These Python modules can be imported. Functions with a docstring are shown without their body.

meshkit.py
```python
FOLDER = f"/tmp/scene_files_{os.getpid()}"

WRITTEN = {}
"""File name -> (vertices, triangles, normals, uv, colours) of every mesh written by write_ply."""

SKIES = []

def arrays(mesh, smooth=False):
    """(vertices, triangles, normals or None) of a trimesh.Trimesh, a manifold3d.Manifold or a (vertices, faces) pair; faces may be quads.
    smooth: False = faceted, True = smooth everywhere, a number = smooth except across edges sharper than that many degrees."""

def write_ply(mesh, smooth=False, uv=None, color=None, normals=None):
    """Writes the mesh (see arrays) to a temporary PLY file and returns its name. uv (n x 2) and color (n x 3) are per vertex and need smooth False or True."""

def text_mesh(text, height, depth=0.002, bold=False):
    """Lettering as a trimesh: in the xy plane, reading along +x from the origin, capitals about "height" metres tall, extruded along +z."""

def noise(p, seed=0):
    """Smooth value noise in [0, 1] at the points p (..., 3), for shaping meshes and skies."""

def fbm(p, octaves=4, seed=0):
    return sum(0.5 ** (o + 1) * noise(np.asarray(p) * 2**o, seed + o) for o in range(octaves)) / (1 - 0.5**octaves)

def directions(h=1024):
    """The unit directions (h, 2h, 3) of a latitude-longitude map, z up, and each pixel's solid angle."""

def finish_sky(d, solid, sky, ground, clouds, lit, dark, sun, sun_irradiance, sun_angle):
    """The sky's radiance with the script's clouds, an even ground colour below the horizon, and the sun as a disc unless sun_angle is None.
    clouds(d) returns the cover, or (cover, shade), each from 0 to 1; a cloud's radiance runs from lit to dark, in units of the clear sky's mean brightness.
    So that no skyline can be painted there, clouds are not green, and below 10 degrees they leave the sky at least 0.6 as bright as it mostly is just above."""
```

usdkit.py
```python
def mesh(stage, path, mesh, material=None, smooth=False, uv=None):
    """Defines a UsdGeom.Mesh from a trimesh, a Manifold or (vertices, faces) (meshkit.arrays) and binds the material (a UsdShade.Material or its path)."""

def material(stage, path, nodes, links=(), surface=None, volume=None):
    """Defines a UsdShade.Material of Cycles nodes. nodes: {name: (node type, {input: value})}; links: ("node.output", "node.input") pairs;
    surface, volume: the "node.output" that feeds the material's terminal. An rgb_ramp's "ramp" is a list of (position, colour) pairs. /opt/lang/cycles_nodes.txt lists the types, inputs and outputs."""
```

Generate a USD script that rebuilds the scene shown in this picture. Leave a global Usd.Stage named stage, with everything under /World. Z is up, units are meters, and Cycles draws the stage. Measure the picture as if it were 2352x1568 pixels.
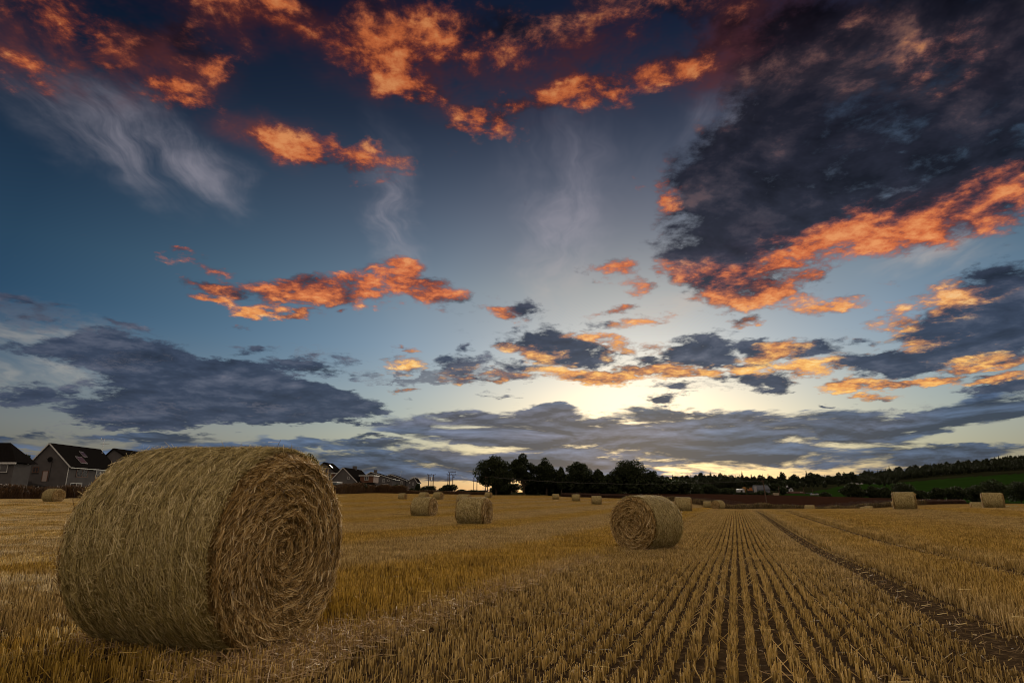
import math
import numpy as np
import trimesh
import usdkit
import meshkit
from pxr import Usd, UsdGeom, UsdLux, UsdShade, Gf, Sdf, Vt

stage = Usd.Stage.CreateInMemory()
UsdGeom.SetStageUpAxis(stage, "Z")
UsdGeom.SetStageMetersPerUnit(stage, 1.0)
UsdGeom.Xform.Define(stage, "/World")
UsdGeom.Scope.Define(stage, "/World/Looks")

# ------------------------------------------------------------------ camera
# working pixels are those of a 2352 x 1568 copy of the picture
FPX, CX, CY, HORIZON = 1400.0, 1176.0, 784.0, 1150.0
PITCH = math.atan((HORIZON - CY) / FPX)
CAM = np.array([0.0, 0.0, 1.0])
FWD = np.array([0, math.cos(PITCH), math.sin(PITCH)])
UPV = np.array([0, -math.sin(PITCH), math.cos(PITCH)])
RIGHT = np.array([1.0, 0, 0])
cam = UsdGeom.Camera.Define(stage, "/World/camera")
cam.CreateHorizontalApertureAttr(36.0)
cam.CreateFocalLengthAttr(36.0 * FPX / 2352.0)
cam.CreateExposureAttr(0.4)
cam.AddTransformOp().Set(Gf.Matrix4d().SetLookAt(Gf.Vec3d(*CAM), Gf.Vec3d(*(CAM + FWD)), Gf.Vec3d(0, 0, 1)).GetInverse())


def ray(u, v):
    """Unit direction of a picture point."""
    d = FWD * FPX + RIGHT * (u - CX) + UPV * (CY - v)
    return d / np.linalg.norm(d)


def spot(u, v, depth):
    """World point seen at a picture point at a depth (metres along +y)."""
    d = FWD * FPX + RIGHT * (u - CX) + UPV * (CY - v)
    return CAM + d * (depth / d[1])


def pix(p):
    q = np.asarray(p, float) - CAM
    z = q @ FWD
    return CX + FPX * (q @ RIGHT) / z, CY - FPX * (q @ UPV) / z


def lin(r, g, b):
    c = np.array([r, g, b]) / 255.0
    return tuple(np.where(c <= 0.04045, c / 12.92, ((c + 0.055) / 1.055) ** 2.4))


# ------------------------------------------------------------------ sky
class Graph:
    """Collects Cycles nodes; a value is a number, a tuple or a 'node.output' string."""

    def __init__(self):
        self.nodes, self.links, self.n = {}, [], 0

    def add(self, kind, out, **inputs):
        self.n += 1
        name = f"n{self.n}"
        plain = {}
        for k, v in inputs.items():
            if isinstance(v, str) and "." in v:
                self.links.append((v, f"{name}.{k}"))
            else:
                plain[k] = v
        self.nodes[name] = (kind, plain)
        return f"{name}.{out}"

    def math(self, op, a, b=0.0, c=0.0, clamp=False):
        return self.add("math", "value", math_type=op, value1=a, value2=b, value3=c, use_clamp=clamp)

    def vmath(self, op, a, b=(0, 0, 0), out="vector", **k):
        return self.add("vector_math", out, math_type=op, vector1=a, vector2=b, **k)

    def step(self, x, lo, hi, to=(0.0, 1.0)):
        return self.add("map_range", "result", range_type="smoothstep", value=x, from_min=lo, from_max=hi, to_min=to[0], to_max=to[1], clamp=True)

    def remap(self, x, lo, hi, a, b):
        return self.add("map_range", "result", range_type="linear", value=x, from_min=lo, from_max=hi, to_min=a, to_max=b, clamp=True)

    def mix(self, f, a, b, kind="mix"):
        return self.add("mix", "color", mix_type=kind, fac=f, color1=a, color2=b)

    def noise(self, vec, scale, detail=4.0, rough=0.55, distortion=0.0, out="fac"):
        return self.add("noise_texture", out, dimensions="3D", type="fBM", vector=vec, scale=scale, detail=detail, roughness=rough, distortion=distortion)

    def ramp(self, x, stops):
        return self.add("rgb_ramp", "color", fac=x, ramp=stops)

    def material(self, path, surface=None, volume=None):
        return usdkit.material(stage, path, self.nodes, self.links, surface=surface, volume=volume)


SUN_AZ, SUN_EL = math.radians(11.5), math.radians(6.0)
SUN = np.array([math.sin(SUN_AZ) * math.cos(SUN_EL), math.cos(SUN_AZ) * math.cos(SUN_EL), math.sin(SUN_EL)])


def blobs(g, vec, items, grow=1.0):
    """Largest of many soft elliptical cloud masses, each a direction in the sky with its own half sizes and tilt."""
    best = None
    for u, v, hw, hh, rot, w in items:
        hw, hh = hw * grow, hh * grow
        c, s = math.cos(math.radians(rot)), math.sin(math.radians(rot))
        o = ray(u, v)
        a = ray(u + hw * c, v + hw * s) - o
        b = ray(u - hh * s, v + hh * c) - o
        sa, sb = np.linalg.norm(a), np.linalg.norm(b)
        x = a / sa
        y = b - x * (b @ x)
        y /= np.linalg.norm(y)
        z = np.cross(x, y)
        m = np.eye(4)
        m[:3, 0], m[:3, 1], m[:3, 2] = x, y, z
        e = trimesh.transformations.euler_from_matrix(m, "sxyz")
        p = g.add("mapping", "vector", mapping_type="texture", vector=vec, location=tuple(o), rotation=tuple(e), scale=(sa, sb, max(sa, sb, 0.05)))
        r = g.vmath("length", p, out="value")
        f = g.math("multiply_add", r, -w, w)
        best = g.math("maximum", f, 0.0 if best is None else best)
    return best


DARK = [
    # the long blue-grey cloud at the left and the strips round it
    (250, 806, 210, 34, 4, 1.7), (440, 860, 290, 74, 10, 2.4), (660, 912, 250, 50, 9, 2.2), (330, 950, 210, 44, 2, 1.6), (480, 920, 260, 54, 6, 2.0),
    (700, 838, 190, 26, 4, .9), (560, 805, 100, 16, 3, .7), (60, 700, 160, 24, 8, .7), (290, 750, 90, 18, 14, .8),
    (40, 792, 70, 28, 0, .8), (60, 912, 130, 40, 0, .9), (165, 900, 50, 26, 0, .7),
    # small clouds of the middle
    (1080, 836, 110, 34, 3, 1), (1062, 805, 44, 20, 0, .75), (930, 840, 80, 34, -10, .6), (1300, 800, 170, 60, 8, 1.1),
    (1280, 768, 100, 36, 4, .9), (1430, 748, 110, 24, 3, .7), (1185, 714, 65, 28, -8, .85), (1600, 812, 135, 64, 0, 1.25),
    (1735, 800, 76, 34, 5, 1), (1860, 800, 110, 28, -8, .9), (1735, 872, 160, 34, -3, 1), (1472, 668, 62, 44, 0, .8),
    (1500, 735, 46, 36, 0, .7), (1510, 916, 80, 20, 0, .75), (1130, 908, 90, 16, 0, .6), (1895, 936, 26, 9, 0, .7),
    (1180, 800, 80, 22, 5, .7), (1200, 846, 150, 22, 2, .8), (1480, 836, 130, 22, 2, .8), (1400, 812, 130, 26, 4, .8), (1690, 838, 130, 22, 0, .8), (1960, 836, 150, 22, -6, .9), (1980, 780, 90, 20, -10, .7), (1560, 890, 150, 14, 0, .6),
    # the great dark cloud at the upper right
    (1740, 450, 310, 180, -15, 2.0), (1640, 600, 170, 120, 0, 1.7), (1900, 300, 330, 250, -20, 1.9), (2190, 190, 380, 360, 0, 2.0),
    (2230, 430, 280, 150, -15, 1.5), (1950, 80, 420, 140, 0, 1.1), (2030, 500, 320, 90, -12, 1.2),
    # right-hand clouds
    (2240, 735, 290, 100, -13, 1.5), (2080, 822, 220, 44, -6, 1.2), (2310, 650, 140, 66, -20, 1.1), (2280, 800, 200, 56, -6, 1.2),
    (2310, 893, 150, 36, -10, .95), (2300, 510, 120, 60, -10, .55),
    (1180, 50, 330, 80, 5, .75), (1520, 30, 330, 90, 0, .85), (700, 10, 300, 60, 0, .6), (300, 60, 330, 120, 8, .55),
]
WARM = [
    (775, 375, 175, 58, 11, 1.1), (670, 345, 90, 44, 20, .62), (880, 90, 170, 120, 30, .95), (930, 190, 130, 60, 20, 1), (1020, 60, 220, 110, 10, .8),
    (1110, 290, 100, 46, 15, .85), (1070, 312, 62, 22, 8, .85), (1180, 246, 110, 36, -5, .8), (1370, 214, 180, 66, -10, 1.05), (1270, 238, 90, 44, 0, .9),
    (1460, 185, 130, 66, -25, .9), (1560, 140, 170, 60, -20, .72), (1720, 70, 230, 80, -10, .62),
    (760, 672, 240, 44, 3, 1.1), (500, 652, 110, 28, 6, 1), (955, 662, 150, 46, 10, 1.05), (915, 622, 80, 26, 10, .85), (565, 706, 66, 15, 0, .9),
    (665, 718, 66, 14, 0, .9), (470, 684, 80, 15, 6, .8), (765, 720, 26, 8, 0, .8), (550, 745, 46, 10, 0, .62), (405, 578, 55, 9, 4, .7), (480, 606, 120, 22, 8, .55),
    (450, 115, 140, 62, 22, .92), (240, 50, 300, 90, 10, .8), (400, 215, 140, 72, 10, .8), (110, 160, 100, 80, 35, .66), (240, 140, 130, 58, 0, .7), (640, 20, 230, 60, 0, .72),
    (2010, 545, 310, 74, -9, 1.3), (2220, 480, 200, 70, -16, 1.2), (1700, 655, 190, 66, 0, 1.35), (1850, 610, 160, 60, -14, 1.2), (1518, 470, 34, 70, 0, .8), (1455, 425, 22, 40, 0, .6), (1425, 618, 80, 34, 0, .68), (1470, 660, 70, 40, 10, .6),
    (1510, 625, 50, 30, 0, .85), (1450, 712, 90, 20, -5, .85), (1490, 740, 70, 20, -5, .8), (1730, 737, 56, 16, -5, .9), (1890, 700, 170, 22, -8, .7), (1780, 690, 120, 40, -8, .6),
    (2140, 120, 110, 70, 0, .34), (1180, 90, 260, 90, 10, .5), (1560, 50, 330, 110, -10, .55), (680, 60, 200, 70, 10, .5), (250, 110, 330, 130, 12, .5),
    (1140, 862, 180, 15, 2, .9), (1350, 862, 180, 18, 2, .95), (1480, 852, 120, 16, 2, .9), (1240, 812, 90, 22, 8, .7), (1400, 790, 110, 20, 6, .9), (1700, 852, 90, 16, 0, .9), (1450, 802, 90, 24, 0, 1), (1600, 858, 150, 20, 0, 1), (1770, 806, 80, 20, -12, 1),
    (1850, 845, 95, 28, 0, 1), (1960, 880, 100, 20, -6, 1), (2090, 872, 180, 20, -6, 1), (2270, 832, 170, 22, -6, 1.1), (2290, 868, 90, 14, -6, .9), (2060, 730, 150, 40, -10, .75), (2160, 700, 150, 40, -16, .6), (2100, 790, 160, 22, -8, .7),
    (930, 832, 70, 24, -10, .5), (935, 888, 60, 12, 0, .6), (1150, 725, 46, 24, 0, .8), (2000, 908, 90, 12, 0, .7), (930, 798, 60, 10, 0, .6),
]
VEIL = [
    (300, 330, 330, 150, 32, 1), (470, 420, 190, 90, 25, 1), (900, 500, 90, 260, -4, .9), (1290, 520, 140, 280, 8, 1), (1600, 690, 260, 60, -25, .9),
    (1330, 380, 260, 180, 0, .6), (2150, 600, 260, 60, -12, .8), (60, 760, 300, 50, 2, .55), (120, 850, 300, 80, 0, .5), (1700, 300, 230, 120, 0, .8),
]
BLUSH = [
    (260, 110, 380, 190, 10, 1), (640, 40, 330, 130, 8, .9), (950, 120, 330, 190, 15, 1), (1350, 150, 380, 170, -12, .9), (1720, 90, 420, 190, -15, 1), (2200, 110, 330, 220, 0, .7),
    (650, 340, 240, 90, 14, .6), (1720, 600, 300, 120, -6, .8), (2100, 520, 330, 120, -12, .8),
]
BANK = [
    (60, 1012, 300, 26, 2, 1), (330, 1008, 260, 20, 2, .9), (520, 1030, 300, 22, 1, .9), (760, 1016, 300, 20, 1, .9), (250, 1075, 520, 60, 0, 1.1), (900, 1065, 330, 52, 0, 1.1), (1000, 968, 190, 34, -5, .9),
    (1130, 985, 260, 56, 3, 1.1), (1400, 1010, 420, 68, 3, 1.15), (1640, 975, 330, 52, 3, 1.05), (1800, 1000, 420, 60, -3, 1.1), (2150, 962, 280, 40, -11, 1),
    (2330, 935, 150, 26, -10, .9), (1700, 1050, 560, 60, -1, 1.1), (2250, 1045, 420, 36, -5, 1.05), (1250, 950, 120, 22, 0, .8), (1520, 1110, 520, 34, 0, .75), (2150, 1095, 450, 36, 0, .9),
    (1300, 1075, 500, 44, 0, .95), (250, 1130, 560, 40, 0, 1.1), (820, 1095, 260, 20, 0, .85), (1900, 1140, 520, 26, 0, .7), (2250, 1140, 300, 30, 0, .9), (850, 1125, 230, 14, 0, .5), (1090, 1128, 130, 8, 0, .55),
]


def make_sky():
    g = Graph()
    d = g.add("texture_coordinate", "generated")
    sep = g.add("separate_xyz", "z", vector=d)
    x, y, z = (sep.replace(".z", "." + k) for k in "xyz")
    zc = g.math("maximum", z, 0.0)
    # the cloud deck's own plane: features shrink and flatten towards the horizon
    inv = g.math("divide", 1.0, g.math("add", zc, 0.16))
    q = g.add("combine_xyz", "vector", x=g.math("multiply", x, inv), y=g.math("multiply", y, inv), z=0.0)
    toward = tuple(np.array([SUN[0], SUN[1], 0]) * 0.10)
    fb = g.noise(q, 3.2, 9.0, 0.60, 0.25)
    fb_sun = g.noise(g.vmath("add", q, toward), 3.2, 7.0, 0.60, 0.25)
    fine = g.noise(q, 11.0, 6.0, 0.62, 0.3)
    relief = g.math("subtract", fb, fb_sun)
    # the cloud masses are pushed about by two sizes of turbulence
    w1 = g.vmath("subtract", g.noise(q, 2.6, 3.0, 0.5, 0.0, "color"), (0.5, 0.5, 0.5))
    w2 = g.vmath("subtract", g.noise(q, 12.0, 4.0, 0.6, 0.0, "color"), (0.5, 0.5, 0.5))
    amp = g.remap(z, 0.05, 0.55, 0.35, 1.0)
    warp = g.vmath("add", g.vmath("multiply", w1, (0.13, 0.13, 0.10)), g.vmath("multiply", w2, (0.055, 0.055, 0.04)))
    warp = g.vmath("scale", warp, out="vector", scale=amp)
    dw = g.vmath("add", d, warp)

    # clear sky after sunset: the physical sky, brighter in the low glow and deeper overhead
    sky = g.add("sky_texture", "color", sky_type="single_scattering", sun_disc=False, sun_elevation=SUN_EL, sun_rotation=SUN_AZ, aerosol_density=1.0, ozone_density=4.0)
    tint = g.ramp(zc, [(0.0, (.46, .43, .50)), (0.06, (.76, .74, .70)), (0.10, (1.00, .93, .84)), (0.17, (1.16, 1.06, .95)), (0.24, (1.16, 1.08, .97)), (0.33, (1.22, 1.05, .84)), (0.45, (.92, .70, .58)), (0.56, (.46, .34, .32)), (0.66, (.22, .18, .22)), (1.0, (.22, .18, .22))])
    away = g.vmath("dot_product", d, tuple(SUN), out="value")
    fall = g.ramp(g.remap(away, 0.2, 1.0, 0, 1), [(0.0, (.35, .42, .5)), (0.5, (.36, .46, .54)), (0.72, (.7, .74, .76)), (0.9, (1, 1, 1)), (1.0, (.9, .9, .9))])
    fall_low = g.ramp(g.remap(away, 0.2, 1.0, 0, 1), [(0.0, (.9, .72, .60)), (0.5, (1.3, .88, .80)), (0.72, (1.32, .99, .90)), (0.9, (1.06, 1.0, .92)), (0.97, (1.0, .95, .86)), (1.0, (.95, .90, .80))])
    fall = g.mix(g.step(z, 0.27, 0.10), fall, fall_low)
    base = g.mix(1.0, g.mix(1.0, sky, tint, "multiply"), fall, "multiply")

    K = 10.0          # everything below is in units of the picture's white
    strength = 0.1 * 2 ** -0.4

    def col(r, gg, b, k=1.0):
        return tuple(np.array(lin(r, gg, b)) * K * k)

    # thin veils of high cirrus
    qs = g.vmath("multiply", g.vmath("add", q, g.vmath("multiply", w1, (0.35, 0.35, 0.35))), (4.0, 1.2, 1.0))
    streak = g.noise(qs, 2.4, 6.0, 0.6, 0.2)
    veil = g.math("multiply", blobs(g, dw, VEIL), g.remap(streak, 0.3, 0.7, 0.15, 1.0))
    veil = g.math("multiply", g.step(veil, 0.0, 0.8), 0.58)
    veil_col = g.ramp(zc, [(0.0, col(250, 235, 200)), (0.25, col(215, 200, 180)), (0.4, col(165, 160, 170)), (0.6, col(120, 118, 135)), (1, col(120, 118, 135))])
    out = g.mix(veil, base, veil_col)

    # dull red haze of thin cloud high up
    blush = g.math("multiply", blobs(g, dw, BLUSH), g.remap(g.math("add", fb, g.math("multiply_add", fine, 0.5, -0.25)), 0.34, 0.66, 0.0, 1.0))
    blush = g.math("multiply", g.step(blush, 0.0, 0.62), 0.66)
    out = g.mix(blush, out, g.ramp(zc, [(0.0, col(200, 130, 100)), (0.35, col(170, 96, 76)), (0.5, col(126, 62, 50)), (0.6, col(86, 38, 34)), (0.7, col(60, 26, 26)), (1.0, col(60, 26, 26))]))

    # broken clouds
    vfine = g.noise(q, 30.0, 5.0, 0.65, 0.2)
    fd = g.math("minimum", blobs(g, dw, DARK, 1.15), 1.0)
    fw = g.math("minimum", blobs(g, dw, WARM, 1.32), 0.70)
    ahead = g.vmath("dot_product", d, tuple(FWD), out="value")
    grain = g.math("add", g.math("multiply_add", fb, 1.7, -0.85), g.math("add", g.math("multiply_add", fine, 1.3, -0.65), g.math("multiply_add", vfine, 0.6, -0.30)))
    dens = g.math("multiply_add", grain, g.remap(z, 0.12, 0.35, 0.72, 1.0), g.math("maximum", fd, fw))
    cover = g.step(g.math("divide", g.math("subtract", dens, 0.26), g.remap(z, 0.12, 0.42, 0.30, 0.58)), 0.0, 1.0)
    warm = g.math("add", g.math("subtract", fw, g.math("multiply", fd, 0.42)), g.math("multiply", relief, 3.4))
    warm = g.math("multiply", g.step(g.math("add", fw, g.step(z, 0.36, 0.55, (0.0, 0.10))), 0.0, 0.2), g.step(g.math("add", warm, g.math("add", g.math("multiply_add", fine, 1.6, -0.8), g.math("multiply_add", vfine, 0.8, -0.4))), -0.15, 0.85))
    # billows: lit towards the sun, grey away from it
    soft = g.remap(z, 0.12, 0.40, 0.45, 1.0)
    light = g.math("multiply_add", g.math("add", g.math("multiply", relief, 2.2), g.math("add", g.math("multiply_add", fine, 1.7, -0.85), g.math("multiply_add", vfine, 1.1, -0.55))), g.remap(z, 0.12, 0.40, 0.75, 1.0), 0.44)
    high = g.ramp(zc, [(0.0, (1, 1, 1)), (0.22, (1, 1, 1)), (0.30, (.84, .76, .76)), (0.40, (.53, .42, .41)), (0.50, (.36, .27, .27)), (0.58, (.23, .165, .17)), (0.66, (.16, .11, .12)), (1.0, (.16, .11, .12))])
    dark_col = g.ramp(g.math("multiply_add", g.math("add", g.math("multiply", relief, 3.2), g.math("multiply_add", fine, 0.9, -0.45)), soft, 0.5), [(0.0, col(34, 42, 58)), (0.5, col(56, 67, 88)), (0.8, col(86, 93, 111)), (1.0, col(120, 118, 130))])
    low_warm = g.ramp(light, [(0.0, col(150, 98, 78)), (0.4, col(226, 146, 78)), (0.75, col(255, 196, 108)), (1.0, col(255, 226, 160))])
    top_warm = g.ramp(light, [(0.0, col(88, 44, 46)), (0.35, col(160, 78, 52)), (0.65, col(222, 120, 70)), (1.0, col(248, 166, 104))])
    warm_col = g.mix(g.step(zc, 0.19, 0.34), low_warm, top_warm)
    cloud = g.mix(1.0, g.mix(warm, dark_col, warm_col), g.mix(g.math("multiply", warm, 0.58), high, (1, 1, 1)), "multiply")
    edge = g.mix(g.math("multiply", g.step(cover, 1.0, 0.2), g.math("multiply", warm, 0.85)), (1, 1, 1), (.66, .42, .44))
    cloud = g.mix(1.0, cloud, edge, "multiply")
    out = g.mix(g.math("multiply", cover, 0.95), out, cloud)

    # the grey bank along the horizon with its gaps
    qb = g.add("combine_xyz", "vector", x=g.math("arctan2", x, y), y=g.math("multiply", z, 5.5), z=0.3)
    nb = g.noise(qb, 6.0, 8.0, 0.62, 0.3)
    nb_up = g.noise(g.vmath("add", qb, (0.0, 0.04, 0.0)), 6.0, 8.0, 0.62, 0.3)
    fbk = g.math("minimum", blobs(g, dw, BANK), 0.57)
    bank = g.math("multiply", g.step(fbk, 0.02, 0.25), g.step(g.math("add", fbk, g.math("multiply_add", nb, 2.1, -1.05)), 0.14, 0.44))
    lum = g.math("multiply_add", g.math("subtract", nb, nb_up), 6.5, g.math("multiply_add", nb, -1.2, 1.45))
    bank_col = g.mix(g.step(g.noise(qb, 2.0, 3.0), 0.5, 0.7), col(70, 86, 110), col(94, 98, 116))
    lum = g.math("maximum", lum, 0.5)
    bank_col = g.mix(1.0, bank_col, g.add("combine_color", "color", r=lum, g=lum, b=lum), "multiply")
    out = g.mix(g.math("multiply", bank, 0.93), out, bank_col)
    # thin broken streaks across the glow
    qs2 = g.add("combine_xyz", "vector", x=g.math("multiply", g.math("arctan2", x, y), 2.6), y=g.math("multiply", z, 15.0), z=2.7)
    ns = g.noise(g.vmath("add", qs2, g.vmath("multiply", w2, (0.5, 0.9, 0.0))), 1.5, 7.0, 0.62, 0.2)
    sm = g.math("multiply", g.math("multiply", g.step(ns, 0.55, 0.68), g.step(z, 0.06, 0.10)), g.step(z, 0.27, 0.20))
    out = g.mix(g.math("multiply", sm, g.math("multiply_add", bank, -0.75, 0.75)), out, g.ramp(ns, [(0.5, col(150, 136, 132)), (0.62, col(104, 106, 118)), (0.8, col(76, 84, 100))]))
    # unseen cream and grey cloud added overhead and behind the camera to light the field
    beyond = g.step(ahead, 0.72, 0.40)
    fill_sheet = g.ramp(g.math("add", fb, g.math("multiply_add", fine, 0.4, -0.2)), [(0.28, col(96, 100, 116)), (0.42, col(150, 138, 134)), (0.55, col(225, 196, 168)), (0.75, col(250, 222, 190))])
    out = g.mix(g.math("multiply", beyond, 0.92), out, fill_sheet)
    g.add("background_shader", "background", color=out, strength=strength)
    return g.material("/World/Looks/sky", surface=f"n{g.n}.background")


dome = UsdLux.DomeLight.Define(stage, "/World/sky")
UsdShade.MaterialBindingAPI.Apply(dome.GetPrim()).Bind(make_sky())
dome.GetPrim().SetCustomDataByKey("kind", "structure")

# the last light of the sun, which stands low behind the cloud bank: a wide soft glow from the west
glow = UsdLux.DistantLight.Define(stage, "/World/sun")
glow.CreateNormalizeAttr(True)
glow.CreateIntensityAttr(1.25)
glow.CreateAngleAttr(40.0)
glow.CreateColorAttr(Gf.Vec3f(1.0, 0.86, 0.68))
glow.AddTransformOp().Set(Gf.Matrix4d().SetLookAt(Gf.Vec3d(0, 0, 0), Gf.Vec3d(*(-SUN)), Gf.Vec3d(0, 0, 1)).GetInverse())

# ------------------------------------------------------------------ helpers
from scipy.interpolate import RBFInterpolator

USED = {}


def numbered(parent, name):
    k = USED.get((parent, name), 0)
    USED[(parent, name)] = k + 1
    return f"{parent}/{name}" + (f"_{k:03d}" if k else "")


def tag(prim, label=None, cat=None, group=None, kind=None):
    for key, val in (("label", label), ("category", cat), ("group", group), ("kind", kind)):
        if val:
            prim.SetCustomDataByKey(key, val)
    return prim


def place(x, loc, rz=0.0, scale=None, tilt=None):
    m = Gf.Matrix4d(1.0)
    if scale is not None:
        s = (scale,) * 3 if np.ndim(scale) == 0 else tuple(scale)
        m = m * Gf.Matrix4d().SetScale(Gf.Vec3d(*map(float, s)))
    if tilt:
        m = m * Gf.Matrix4d().SetRotate(Gf.Rotation(Gf.Vec3d(0, 1, 0), float(tilt)))
    m = m * Gf.Matrix4d().SetRotate(Gf.Rotation(Gf.Vec3d(0, 0, 1), math.degrees(rz)))
    m = m * Gf.Matrix4d().SetTranslate(Gf.Vec3d(*map(float, loc)))
    x.AddTransformOp().Set(m)


def thing(name, label, cat, loc=(0, 0, 0), rz=0.0, group=None, scale=None, tilt=None):
    x = UsdGeom.Xform.Define(stage, numbered("/World", name))
    place(x, loc, rz, scale, tilt)
    tag(x.GetPrim(), label, cat, group)
    return str(x.GetPath())


def copy_of(model, name, label, cat, loc, rz=0.0, group=None, scale=None, tilt=None):
    p = thing(name, label, cat, loc, rz, group, scale, tilt)
    prim = stage.GetPrimAtPath(p)
    prim.GetReferences().AddInternalReference(model)
    prim.SetInstanceable(True)
    return p


def model(name):
    path = f"/World/{name}"
    stage.CreateClassPrim(path)
    return path


def tones(m, n):
    """Gives every blade (six points each) a random tone of its own, read by the straw and leaf materials."""
    rng = np.random.default_rng(n)
    t = np.repeat(rng.random(n // 6 + 1), 6)[:n].astype(np.float32)
    UsdGeom.PrimvarsAPI(m).CreatePrimvar("tone", Sdf.ValueTypeNames.FloatArray, "vertex").Set(Vt.FloatArray.FromNumpy(t))


TONED = set()


def part(parent, name, mesh, mat, smooth=False, kind=None, label=None):
    m = usdkit.mesh(stage, numbered(parent, name), mesh, mat, smooth)
    if str(mat.GetPath()) in TONED:
        tones(m, len(mesh[0]))
    tag(m.GetPrim(), label, None, None, kind)
    return str(m.GetPath())


def top(name, mesh, mat, label=None, cat=None, group=None, kind=None, smooth=False):
    m = usdkit.mesh(stage, numbered("/World", name), mesh, mat, smooth)
    if str(mat.GetPath()) in TONED:
        tones(m, len(mesh[0]))
    tag(m.GetPrim(), label, cat, group, kind)
    return m


def join(meshes):
    vs, fs, n = [], [], 0
    for m in meshes:
        v, f = (m.vertices, m.faces) if hasattr(m, "vertices") else m
        v, f = np.asarray(v, float), np.asarray(f, int)
        if f.shape[1] == 4:
            f = np.vstack([f[:, [0, 1, 2]], f[:, [0, 2, 3]]])
        vs.append(v)
        fs.append(f + n)
        n += len(v)
    return np.vstack(vs), np.vstack(fs)


def box(x0, x1, y0, y1, z0, z1):
    v = np.array([(x, y, z) for x in (x0, x1) for y in (y0, y1) for z in (z0, z1)], float)
    f = [(0, 1, 3, 2), (4, 6, 7, 5), (0, 4, 5, 1), (2, 3, 7, 6), (0, 2, 6, 4), (1, 5, 7, 3)]
    return join([(v, np.array(f))])


def prism(poly, y0, y1):
    """A convex outline in the xz plane, drawn out along y."""
    n = len(poly)
    v = np.array([(x, y, z) for y in (y0, y1) for x, z in poly], float)
    f = [(i, (i + 1) % n, n + (i + 1) % n) for i in range(n)] + [(i, n + (i + 1) % n, n + i) for i in range(n)]
    f += [(0, i + 1, i) for i in range(1, n - 1)] + [(n, n + i, n + i + 1) for i in range(1, n - 1)]
    return v, np.array(f)


def tube(points, radii, sides=6, cap=True):
    """A tapered tube along a polyline."""
    p = np.asarray(points, float)
    r = np.broadcast_to(np.asarray(radii, float), len(p))
    t = np.gradient(p, axis=0)
    t /= np.linalg.norm(t, axis=1, keepdims=True) + 1e-12
    ref = np.array([0, 0, 1.0]) if abs(t[0, 2]) < 0.9 else np.array([1.0, 0, 0])
    a = np.cross(t, ref)
    a /= np.linalg.norm(a, axis=1, keepdims=True) + 1e-12
    b = np.cross(t, a)
    ang = np.linspace(0, 2 * np.pi, sides, endpoint=False)
    v = (p[:, None] + r[:, None, None] * (np.cos(ang)[None, :, None] * a[:, None] + np.sin(ang)[None, :, None] * b[:, None])).reshape(-1, 3)
    f = []
    for i in range(len(p) - 1):
        for k in range(sides):
            k2 = (k + 1) % sides
            f += [(i * sides + k, i * sides + k2, (i + 1) * sides + k2), (i * sides + k, (i + 1) * sides + k2, (i + 1) * sides + k)]
    if cap:
        e = (len(p) - 1) * sides
        f += [(0, k + 1, k) for k in range(1, sides - 1)] + [(e, e + k, e + k + 1) for k in range(1, sides - 1)]
    return v, np.array(f)


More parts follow.
